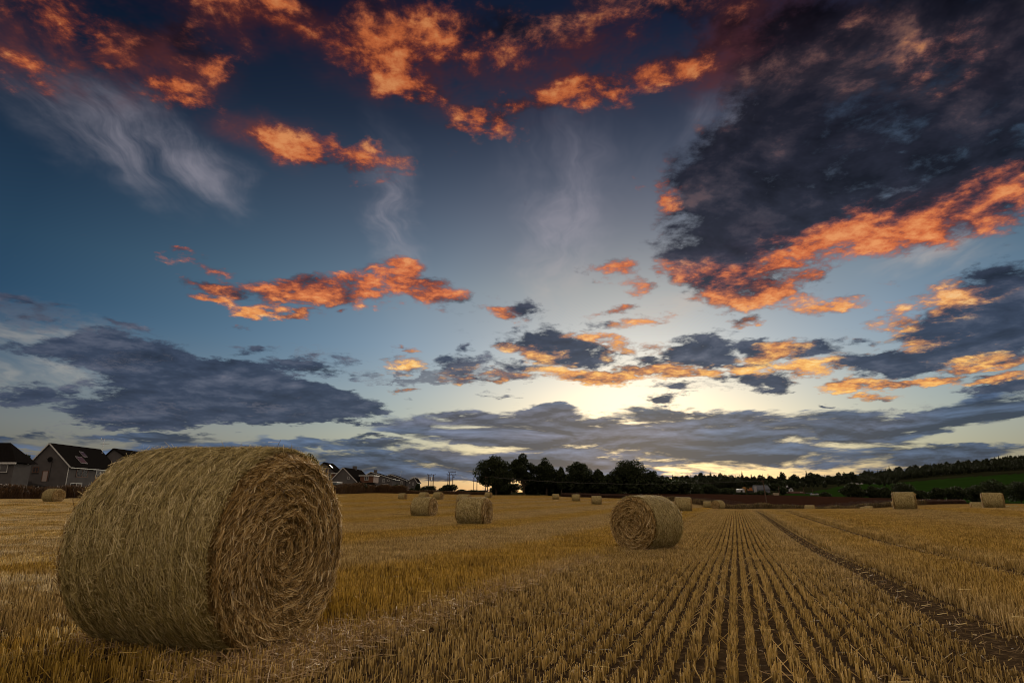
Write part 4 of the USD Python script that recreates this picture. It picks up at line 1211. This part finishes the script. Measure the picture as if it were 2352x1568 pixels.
class House:
    """A gabled house set by picture columns and rows at a depth; its gable wall faces the camera, the ridge runs away from it."""

    def __init__(self, label, u0, u1, ua, va, ve0, ve1, vb, depth, length, wall="harl", rz=0.0, name="house", board="white", over=.32):
        o = np.array([spot(ua, va, depth)[0], depth, spot(ua, vb, depth)[2]])
        self.o, self.depth = o, depth
        self.z_land = land1(o[0], o[1] + 1)
        self.path = thing(name, label, "house", o, rz)
        self.xl, self.xr, self.za = self.X(u0, ve0), self.X(u1, ve1), self.Z(va)
        self.zl, self.zr, self.L = self.Z(ve0), self.Z(ve1), length
        low = min(-1.2, self.z_land - o[2] - .5)
        xl, xr, za, zl, zr = self.xl, self.xr, self.za, self.zl, self.zr
        part(self.path, "wall", prism([(xl, low), (xr, low), (xr, zr), (0, za), (xl, zl)], 0, length), M[wall])
        sl, sr = (za - zl) / -xl, (za - zr) / xr
        L_, R_ = (xl - over, zl - over * sl + .02), (xr + over, zr - over * sr + .02)
        self.roof = part(self.path, "roof", join([slab((0.0, za + .03), L_, -.25, length + .25, .16), slab((0.0, za + .03), R_, -.25, length + .25, .16)]), M["slate"])
        bb = [slab((0.0, za + .015), (L_[0], L_[1] - .015), -.31, -.255, .18), slab((0.0, za + .015), (R_[0], R_[1] - .015), -.31, -.255, .18)]
        part(self.path, "bargeboard", join([(v - np.array([0, 0, .06]), f) for v, f in bb]), M[board])
        part(self.path, "gutter", box(R_[0] - .02, R_[0] + .11, -.2, length + .2, R_[1] - .10, R_[1] + .01), M["white" if board == "white" else "slate"])
        self.R_ = R_

    def X(self, u, v=1100):
        return spot(u, v, self.depth)[0] - self.o[0]

    def Z(self, v):
        return spot(1176, v, self.depth)[2] - self.o[2]

    def window(self, u0, u1, v0, v1, **k):
        framed(self.path, self.X(u0, (v0 + v1) / 2), self.X(u1, (v0 + v1) / 2), self.Z(v1), self.Z(v0), **k)

    def skylight(self, y0, y1, f0, f1):
        """On the right-hand slope, between fractions of the way from ridge to eave."""
        a, b = np.array([0, self.za + .03]), np.array(self.R_)
        d = b - a
        nrm = np.array([-d[1], d[0]]) / np.linalg.norm(d)
        if nrm[1] < 0:
            nrm = -nrm
        p, q = a + d * f0 + nrm * .17, a + d * f1 + nrm * .17
        s = part(self.roof, "skylight", slab(tuple(p), tuple(q), y0, y1, .06), M["metal"])
        p, q = a + d * (f0 + .015) + nrm * .235, a + d * (f1 - .015) + nrm * .235
        part(self.path, "skylight_pane", slab(tuple(p), tuple(q), y0 + .07, y1 - .07, .012), M["glass"])

    def dormer(self, u0, u1, v0, v1, dy, wu0, wu1, wv0, wv1, deep=3.0, face="brown_wood"):
        x0, x1, z0, z1 = self.X(u0), self.X(u1), self.Z(v1), self.Z(v0)
        d = part(self.path, "dormer", box(x0, x1, dy, dy + deep, z0, z1 - .2), M[face])
        part(d, "dormer_roof", box(x0 - .3, x1 + .3, dy - .3, dy + deep, z1 - .195, z1 + .03), M["white"])
        framed(self.path, self.X(wu0), self.X(wu1), self.Z(wv1), self.Z(wv0), y=dy, bars=1)


def make_houses():
    # the grey gable at the left
    h = House("two-storey grey house with white-edged gable and skylights, second from the left", 66, 160, 116, 1019, 1069, 1069, 1128, 100, 12.0)
    h.window(75.5, 89, 1071.5, 1085, bars=1, frame="brown_wood")
    x0, x1, z0, z1 = h.X(95), h.X(109), h.Z(1105), h.Z(1080)
    part(h.path, "door", join([box(x0, x0 + .1, -.05, .02, z0, z1), box(x1 - .1, x1, -.05, .02, z0, z1), box(x0 + .1, x1 - .1, -.05, .02, z1 - .1, z1)]), M["brown_wood"])
    part(h.path, "door_panel", box(x0 + .09, x1 - .09, -.03, .01, z0, z1 - .09), M["door"])
    # satellite dish
    ds = trimesh.creation.icosphere(2, 1.0)
    v = ds.vertices * np.array([.42, .10, .42])
    part(h.path, "satellite_dish", join([(v + np.array([h.X(111), -.42, h.Z(1055)]), ds.faces), tube([(h.X(111), -.38, h.Z(1055)), (h.X(111), .01, h.Z(1058))], [.03, .03]), tube([(h.X(111) - .05, -.5, h.Z(1057)), (h.X(111) - .35, -.75, h.Z(1053))], [.02, .03])]), M["slate"])
    part(h.path, "downpipe", join([tube([(h.xr - .05, -.08, h.zr - .1), (h.xr - .05, -.08, -1.0)], [.05, .05])]), M["white"])
    part(h.path, "cable", tube([(h.X(111) + .1, -.02, h.Z(1058)), (h.X(112), -.02, h.Z(1105))], [.018, .018]), M["slate"])
    side_window(h.path, h.xr, 1.8, 4.6, h.Z(1094), h.Z(1075), "brown_wood")
    side_window(h.path, h.xr, .9, 3.6, h.Z(1124), h.Z(1108))
    side_window(h.path, h.xr, 6.6, 9.0, h.Z(1094), h.Z(1075))
    h.skylight(3.0, 4.6, .52, .82)
    h.skylight(5.2, 6.2, .26, .50)
    ext = [(h.X(30), h.X(106), h.Z(1106)), (h.X(106), h.X(146), h.Z(1109))]
    for k, (a, b, zt) in enumerate(ext):
        part(h.path, "garden_wall", prism([(a, -2.0), (b, -2.0), (b, zt - (.55 if k else 0)), (a, zt)], -3.2 + .01 * k, -2.9 + .01 * k), M["block"])
    part(h.path, "hatch", box(h.X(117.5), h.X(132), -3.25, -3.21, h.Z(1124), h.Z(1117)), M["slate"])
    for u in (136.5, 142.5):
        part(h.path, "vent", box(h.X(u), h.X(u + 3), -3.24, -3.20, h.Z(1120), h.Z(1117.5)), M["slate"])
    # aerial on the roof's far end
    xa, za = h.X(224) * 1.11 - 2.7, h.za
    ya = 11.5
    xa = spot(224, 1100, 100 + ya)[0] - h.o[0]
    z_top = spot(224, 1006, 100 + ya)[2] - h.o[2]
    ar = [tube([(xa, ya, za - 1.4), (xa, ya, z_top)], [.03, .025])]
    for dz, ln in ((-.15, 2.2), (-1.1, 1.5)):
        ar.append(tube([(xa - .45, ya, z_top + dz), (xa - .45 + ln, ya, z_top + dz)], [.022, .022]))
        for q in np.linspace(-.4, ln - .5, 7):
            ar.append(tube([(xa + q, ya - .35, z_top + dz), (xa + q, ya + .35, z_top + dz)], [.012, .012], 4))
    ar.append(tube([(xa - .5, ya, z_top - .28), (xa - .5, ya, z_top + .05)], [.05, .05]))
    part(h.path, "aerial", join(ar), M["metal"])

    # the house cut by the left edge: a hipped roof and windows with white frames
    d = 90
    o = spot(-20, 1130, d)
    p = thing("house", "grey house cut off by the left edge, with white-framed windows", "house", o)
    X, Z = (lambda u: spot(u, 1072, d)[0] - o[0]), (lambda v: spot(1176, v, d)[2] - o[2])
    xl, xr, ze, zr = X(-140), X(32), Z(1062), Z(1014)
    part(p, "wall", box(xl, xr, 0, 3.2, -2, ze - .1), M["harl"])
    a = [(xl - .4, -.5, ze), (xr + .6, -.5, ze), (xr + .6, 3.7, ze), (xl - .4, 3.7, ze), (X(-110), 1.6, zr), (X(-8), 1.6, zr)]
    part(p, "roof", (np.array(a), np.array([(0, 1, 5), (0, 5, 4), (1, 2, 5), (2, 3, 4), (2, 4, 5), (3, 0, 4), (0, 2, 1), (0, 3, 2)])), M["slate"])
    part(p, "fascia", box(xl - .4, xr + .62, -.56, -.505, ze - .22, ze + .02), M["white"])
    framed(p, X(-16), X(18.5), Z(1084.5), Z(1065.5), bars=1)
    framed(p, X(-22), X(13.5), Z(1127), Z(1110.5), bars=1)
    # dark lean-to between them
    o2 = spot(48, 1125, 104)
    p = thing("shed", "dark lean-to with a white sloping edge between the two leftmost houses", "shed", o2)
    X, Z = (lambda u: spot(u, 1080, 104)[0] - o2[0]), (lambda v: spot(1176, v, 104)[2] - o2[2])
    part(p, "wall", prism([(X(34), -2), (X(66), -2), (X(66), Z(1087)), (X(62), Z(1082)), (X(34), Z(1062))], 0, 6), M["block"])
    part(p, "roof", slab((X(34), Z(1062) + .04), (X(66), Z(1085) + .04), -.2, 6.2, .12), M["slate"])
    part(p, "bargeboard", slab((X(40), Z(1066.5)), (X(63), Z(1083)), -.27, -.21, .14), M["white"])
    # the dark roof behind the big bale
    h = House("dark roof behind the big bale's left shoulder, only its gable top showing", 228, 330, 262, 1031, 1062, 1075, 1126, 118, 12.0, board="slate")
    h = House("dark-roofed house hidden behind the big bale, left of the steep gabled house", 700, 792, 745, 1062, 1100, 1104, 1128, 178, 9.0, board="slate")
    h.skylight(1.0, 2.2, .14, .30)
    h.dormer(763, 789, 1086, 1103, -.4, 777.5, 788, 1090, 1101.5, 4.0)
    h.window(776, 788, 1112, 1120)
    o = spot(762, 1122, 160)
    p = thing("garage", "flat-roofed pale blue garage beside the big bale's right edge", "garage", o)
    X, Z = (lambda u: spot(u, 1100, 160)[0] - o[0]), (lambda v: spot(1176, v, 160)[2] - o[2])
    part(p, "wall", box(X(746), X(774), 0, 5, -2, Z(1108)), M["pale_blue"])
    part(p, "roof", box(X(745), X(775), -.25, 5.2, Z(1108) + .004, Z(1105.5)), M["white"])
    part(p, "door", box(X(750), X(766), -.05, -.003, -1.6, Z(1110)), M["barn_wall"])

    h = House("steep gabled grey house with a dormer, first to the right of the big bale", 757, 826, 788.7, 1074, 1106, 1112, 1128, 172, 15.0, rz=-.08)
    h.window(798.5, 803.5, 1094, 1100.5, bars=0)
    h.dormer(818, 850, 1090, 1107, 3.5, 829, 838, 1092, 1102, 5.0)
    part(h.roof, "chimney", box(-.5, .5, 9, 10, h.za - .5, h.za + 1.0), M["harl"])
    h = House("grey gabled house in the middle of the row, two small windows under its eaves", 832, 900, 852, 1083.7, 1096, 1099, 1124, 196, 12.0)
    h.window(878.5, 884, 1099.5, 1107, bars=1)
    h.window(890.5, 894.5, 1100.5, 1105.5, bars=0)
    part(h.roof, "chimney", box(-.45, .45, 6, 7, h.za - .5, h.za + 1.0), M["harl"])
    part(h.path, "porch_roof", box(h.X(880), h.X(893), -1.4, .0, h.Z(1113), h.Z(1111.5)), M["white"])
    h = House("grey house at the right end of the row", 887, 930, 897, 1089.5, 1093, 1102, 1122, 215, 10.0)
    h.window(920.5, 924.5, 1104.5, 1111.5, bars=1)
    part(h.path, "aerial", join([tube([(2.5, 6, h.za - .6), (2.5, 6, h.za + 1.6)], [.03, .02]), tube([(1.9, 6, h.za + 1.4), (3.2, 6, h.za + 1.4)], [.02, .02])]), M["metal"])
    h = House("small gabled end house beside the poles, last of the row", 936, 957, 951, 1097, 1104, 1106, 1121, 213, 8.0)
    h.window(947.5, 950.5, 1107.5, 1114.5, bars=0)
    h.window(939.5, 942, 1106, 1110, bars=0)
    # garden wall
    o = spot(905, 1128, 190)
    w = spot(940, 1100, 190)[0] - spot(868, 1100, 190)[0]
    p = thing("garden_wall", "low grey garden wall with a pale coping in front of the last houses", "wall", o)
    zt = spot(1176, 1119.5, 190)[2] - o[2]
    part(p, "wall", box(-w / 2, w / 2, 0, .2, -2, zt - .12), M["block"])
    part(p, "coping", box(-w / 2 - .05, w / 2 + .05, -.06, .26, zt - .117, zt), M["door"])


make_houses()


# ------------------------------------------------------------------ poles and wires
def pole_pair(label, us, v_tops, depth, bars, extra=()):
    o = spot(sum(us) / len(us), 1130, depth)
    o[2] = land1(o[0], o[1])
    p = thing("power_pole", label, "power pole", o, 0.0, "wooden power poles")
    xs = [spot(u, 1100, depth)[0] - o[0] for u in us]
    zs = [spot(1176, v, depth)[2] - o[2] for v in v_tops]
    for x, z in zip(xs, zs):
        part(p, "pole", tube([(x, 0, -.5), (x, 0, z)], [.17, .12], 8), M["timber"], True)
    for u0, u1, v in bars:
        x0, x1, z = spot(u0, 1100, depth)[0] - o[0], spot(u1, 1100, depth)[0] - o[0], spot(1176, v, depth)[2] - o[2]
        b = part(p, "crossarm", box(x0, x1, -.24, -.16, z - .09, z + .09), M["timber"])
        for k in np.linspace(x0 + .1, x1 - .1, 3):
            part(b, "insulator", tube([(k, -.2, z + .085), (k, -.2, z + .28), (k, -.2, z + .34)], [.05, .09, .04], 7), M["slate"])
    for m in extra:
        part(p, *m(o))
    return o


def wire(label, a, b, sag, group):
    t = np.linspace(0, 1, 18)[:, None]
    pts = a + (b - a) * t
    pts[:, 2] -= sag * 4 * (t[:, 0] * (1 - t[:, 0]))
    top("overhead_wire", tube(pts, 0.016, 4), M["wire"], label, "wire", group)


def make_poles():
    d1 = 215
    stay = lambda o: ("stay_wire", join([tube([spot(987, 1122, d1) - o, spot(990, 1099, d1) - o], [.03, .03], 4), tube([spot(993, 1122, d1) - o, spot(990, 1099, d1) - o], [.03, .03], 4)]), M["wire"])
    box_ = lambda o: ("transformer", (lambda c: box(c[0] - .35, c[0] + .35, -.55, -.20, c[2] - .5, c[2] + .5))(spot(990, 1098.5, d1) - o), M["metal"])
    pole_pair("twin wooden power poles with a single crossbar, nearest the houses", (984.6, 995.2), (1089, 1089), d1, [(981, 1000, 1089.7)], (stay, box_))
    pole_pair("tall group of three wooden power poles with two crossbars", (1029, 1032.5, 1040), (1089, 1083.5, 1089), 222, [(1026, 1047.5, 1089.7), (1029.5, 1046.5, 1084.3), (1039, 1044, 1095.5)])
    pole_pair("small far pair of power poles with two crossbars beside the dark trees", (1088.3, 1095.6), (1096, 1096), 300, [(1085.8, 1098.5, 1096.4), (1085.8, 1098, 1105)])
    pole_pair("twin power poles standing against the leftmost dark tree", (1115.8, 1120.2), (1094, 1094), 196, [(1113.5, 1122.5, 1094.8)])
    o = spot(1759, 1150, 145)
    o[2] = land1(o[0], o[1])
    p = thing("power_pole", "lone wooden power pole at the edge of the brown crop", "power pole", o, 0.0, "wooden power poles")
    z, lean = spot(1176, 1102, 145)[2] - o[2], -.35
    part(p, "pole", tube([(.25, 0, -.5), (lean + .1, 0, z)], [.16, .11], 8), M["timber"], True)
    arm = part(p, "crossarm", tube([(lean - 1.05, -.2, z - .1), (lean + .35, -.2, z - .3)], [.06, .06], 5), M["timber"])
    for k in (-1.0, -.45, .3):
        part(arm, "insulator", tube([(lean + k, -.2, z - .1 - (k + 1) * .14), (lean + k, -.2, z + .12 - (k + 1) * .14), (lean + k, -.2, z + .22 - (k + 1) * .14)], [.06, .11, .05], 7), M["slate"])
    for i, (u, v, dep, lab) in enumerate([(1788, 1116.5, 400, "thin far pole right of the barn"), (1845.5, 1120, 430, "thin far pole beside the brown building"), (1866, 1123, 440, "thin far pole above the parked cars")]):
        at, h = ground_spot(u, v, dep)
        p = thing("power_pole", lab, "power pole", at, 0.0, "wooden power poles")
        part(p, "pole", tube([(0, 0, -.5), (0, 0, h)], [.2, .15], 6), M["timber"], True)
        part(p, "crossarm", box(-.7, .7, -.28, -.2, h - .3, h - .15), M["timber"])
    g = "overhead wires strung between the poles"
    for k, (u0, u1) in enumerate(((1114.5, 1753.5), (1121.5, 1758))):
        wire(("upper" if k == 0 else "lower") + " thin overhead wire crossing in front of the dark trees to the lone pole", spot(u0, 1094, 196), spot(u1, 1103, 145), 1.4, g)
    for k, (u0, v0, u1, v1) in enumerate(((1046, 1084, 1086.5, 1096.4), (1047, 1089.5, 1097.5, 1096.4), (1044, 1095.5, 1086.5, 1105))):
        wire(("top", "middle", "lowest")[k] + " thin wire from the tall group of poles down to the small far pair", spot(u0, v0, 222), spot(u1, v1, 300), 1.2, g)


make_poles()


# ------------------------------------------------------------------ the farm in the valley
def make_farm():
    def frame(name, label, cat, u, vb, d, group=None):
        o = spot(u, vb, d)
        p = thing(name, label, cat, o, 0, group)
        return p, (lambda q: spot(q, 1100, d)[0] - o[0]), (lambda q: spot(1176, q, d)[2] - o[2])

    p, X, Z = frame("barn", "long barn with pale blue-grey walls and a dark roof in the valley", "barn", 1750, 1131, 470)
    x0, x1 = X(1734), X(1766)
    part(p, "wall", box(x0, x1, 0, 9, -4, Z(1123.5)), M["barn_wall"])
    v, f = prism([(-4.9, 0), (4.9, 0), (0, Z(1113.5) - Z(1123.5))], x0 - .3, x1 + .3)
    part(p, "roof", (np.stack([v[:, 1], v[:, 0] + 4.5, v[:, 2] + Z(1123.5) + .01], 1), f), M["blue_roof"])
    part(p, "door", box(X(1745), X(1752), -.06, -.004, -3, Z(1125)), M["blue_roof"])
    p, X, Z = frame("silo", "grey farm silo at the left end of the barn", "silo", 1735.5, 1130, 462)
    r = (X(1738.5) - X(1732.5)) / 2
    part(p, "tank", tube([(0, 0, -4), (0, 0, Z(1116))], [r, r], 14), M["metal"], 40)
    part(p, "dome", tube([(0, 0, Z(1116) + .01), (0, 0, Z(1114)), (0, 0, Z(1113))], [r * 1.03, r * .7, r * .1], 14), M["blue_roof"], 40)
    p, X, Z = frame("hopper", "yellow hopper tower standing in the farm yard", "hopper", 1710.8, 1129, 455)
    w = (X(1714) - X(1708)) / 2
    part(p, "bin", box(-w, w, 0, 2 * w, Z(1124.5), Z(1118.5)), M["yellow"])
    part(p, "cap", box(-w * .4, w * .4, w * .5, w * 1.4, Z(1118.5) + .01, Z(1117)), M["yellow"])
    for sx in (-1, 1):
        for sy in (0, 1):
            part(p, "leg", tube([(sx * w * .85, .1 + sy * 1.8 * w, -4), (sx * w * .85, .1 + sy * 1.8 * w, Z(1124.5))], [.1, .1], 5), M["yellow"])
    p, X, Z = frame("shed", "low white shed and tanks left of the yellow hopper", "shed", 1701, 1130, 455)
    part(p, "wall", box(X(1694), X(1708), 0, 5, -4, Z(1124)), M["white_wall"])
    part(p, "roof", prism([(X(1693.5), Z(1124) + .01), (X(1708.5), Z(1124) + .01), (X(1706), Z(1121.5)), (X(1695), Z(1122.5))], -.3, 5.3), M["metal"])
    part(p, "door", box(X(1699), X(1703), -.06, -.004, -3, Z(1125.5)), M["slate"])
    p, X, Z = frame("digger", "orange digger parked in the farm yard", "digger", 1725, 1129.5, 440)
    part(p, "body", box(-1.6, 1.4, 0, 2.2, .9, 2.0), M["orange"])
    part(p, "cab", box(-.2, 1.0, .3, 1.8, 2.0, 3.1), M["orange"])
    part(p, "arm", join([tube([(-1.4, 1, 1.8), (-3.2, 1, 3.0)], [.2, .15], 5), tube([(-3.2, 1, 3.0), (-4.2, 1, 1.2)], [.15, .12], 5)]), M["orange"])
    part(p, "track", box(-1.9, 1.8, -.1, .5, -.6, .85), M["tyre"])
    part(p, "track", box(-1.9, 1.8, 1.7, 2.3, -.6, .85), M["tyre"])
    h = House("small white house with a chimney in the valley", 1811.5, 1821.5, 1816.5, 1118.5, 1122.5, 1122.5, 1131, 470, 7.0, wall="white_wall", board="slate")
    part(h.roof, "chimney", box(-.6, .6, 6, 7, h.za - .6, h.za + 1.4), M["white_wall"])
    h.window(1814.5, 1816.2, 1124, 1127, bars=0, frame="slate")
    h.window(1817.5, 1819.2, 1124, 1127, bars=0, frame="slate")
    p, X, Z = frame("farm_building", "long low brown stone building below the white house", "building", 1829, 1138, 450)
    part(p, "wall", box(X(1813), X(1845), 0, 7, -4, Z(1132)), M["brick"])
    v, f = prism([(-3.9, 0), (3.9, 0), (0, Z(1128) - Z(1132))], X(1812.5), X(1845.5))
    part(p, "roof", (np.stack([v[:, 1], v[:, 0] + 3.5, v[:, 2] + Z(1132) + .01], 1), f), M["brick"])
    for u in (1835.5, 1838.5):
        part(p, "roof_window", box(X(u), X(u + 1.6), .6, .75, Z(1131), Z(1129.8)), M["white_wall"])
    p, X, Z = frame("shed", "low dark shed right of the brown stone building", "shed", 1854, 1137, 450)
    part(p, "wall", box(X(1847), X(1861), 0, 4, -4, Z(1132)), M["brick"])
    part(p, "roof", box(X(1846.5), X(1861.5), -.3, 4.3, Z(1132) + .01, Z(1131)), M["blue_roof"])
    # cars
    for i, (u, lab) in enumerate([(1865, "white car parked beyond the brown crop, left of two"), (1875, "white car parked beyond the brown crop, right of two")]):
        at, _ = ground_spot(u, 1130, 400 + 6 * i)
        at[2] = spot(u, 1137, 400 + 6 * i)[2]
        p = thing("parked_car", lab, "car", at, .2 * i, "cars parked in the valley")
        part(p, "body", prism([(-1.1, .3), (1.1, .3), (1.12, .85), (-1.12, .8)], -.85, .85), M["white_wall"])
        part(p, "cabin", prism([(-.75, .83), (.85, .86), (.55, 1.4), (-.35, 1.4)], -.75, .75), M["glass"])
        for sx in (-.7, .7):
            for sy in (-.8, .72):
                part(p, "wheel", (lambda t: (t[0][:, [0, 2, 1]] * np.array([1, 1, 1]) + np.array([sx, sy, .32]), t[1][:, ::-1]))(tube([(0, 0, 0), (0, 0, .14)], [.31, .31], 10)), M["tyre"])
    # stone bridge
    p, X, Z = frame("stone_bridge", "small pale stone arch bridge in the valley", "bridge", 1783.5, 1140, 400)
    a = np.linspace(0, math.pi, 13)
    rr = X(1787) - X(1783.5)
    quads = []
    for i in range(12):
        p0, p1 = (rr * math.cos(a[i]), rr * math.sin(a[i]) * .9), (rr * math.cos(a[i + 1]), rr * math.sin(a[i + 1]) * .9)
        q0, q1 = (rr * 1.9 * math.cos(a[i]), Z(1134)), (rr * 1.9 * math.cos(a[i + 1]), Z(1134))
        quads.append(prism([p1, p0, q0, q1], 0, 3))
    quads += [box(-rr * 1.9, -rr, .01, 2.99, -3, .0), box(rr, rr * 1.9, .01, 2.99, -3, .0)]
    part(p, "arch", join(quads), M["stone"])
    part(p, "parapet", box(-rr * 2.1, rr * 2.1, -.1, .3, Z(1134) + .01, Z(1134) + .7), M["stone"])
    # roofs on the slope at the right
    for i, (u0, u1, v0, v1, lab) in enumerate([(1960, 1983, 1108.5, 1115, "long grey farm roof on the hillside left of the pasture"), (2013, 2030, 1106, 1112, "smaller grey farm roof on the hillside right of the long one")]):
        p, X, Z = frame("hill_farm", lab, "building", (u0 + u1) / 2, v1, 640)
        part(p, "wall", box(X(u0), X(u1), 0, 8, -5, .6), M["barn_wall"])
        v, f = prism([(-4.4, 0), (4.4, 0), (0, Z(v0) - .6)], X(u0) - .3, X(u1) + .3)
        part(p, "roof", (np.stack([v[:, 1], v[:, 0] + 4, v[:, 2] + .61], 1), f), M["metal"])
    p, X, Z = frame("cabinet", "small white cabinet at the far edge of the brown crop", "cabinet", 1684.5, 1141, 255)
    part(p, "body", box(-.42, .42, 0, .6, -1, .55), M["white_wall"])
    part(p, "lid", box(-.47, .47, -.05, .65, .554, .62), M["metal"])


make_farm()
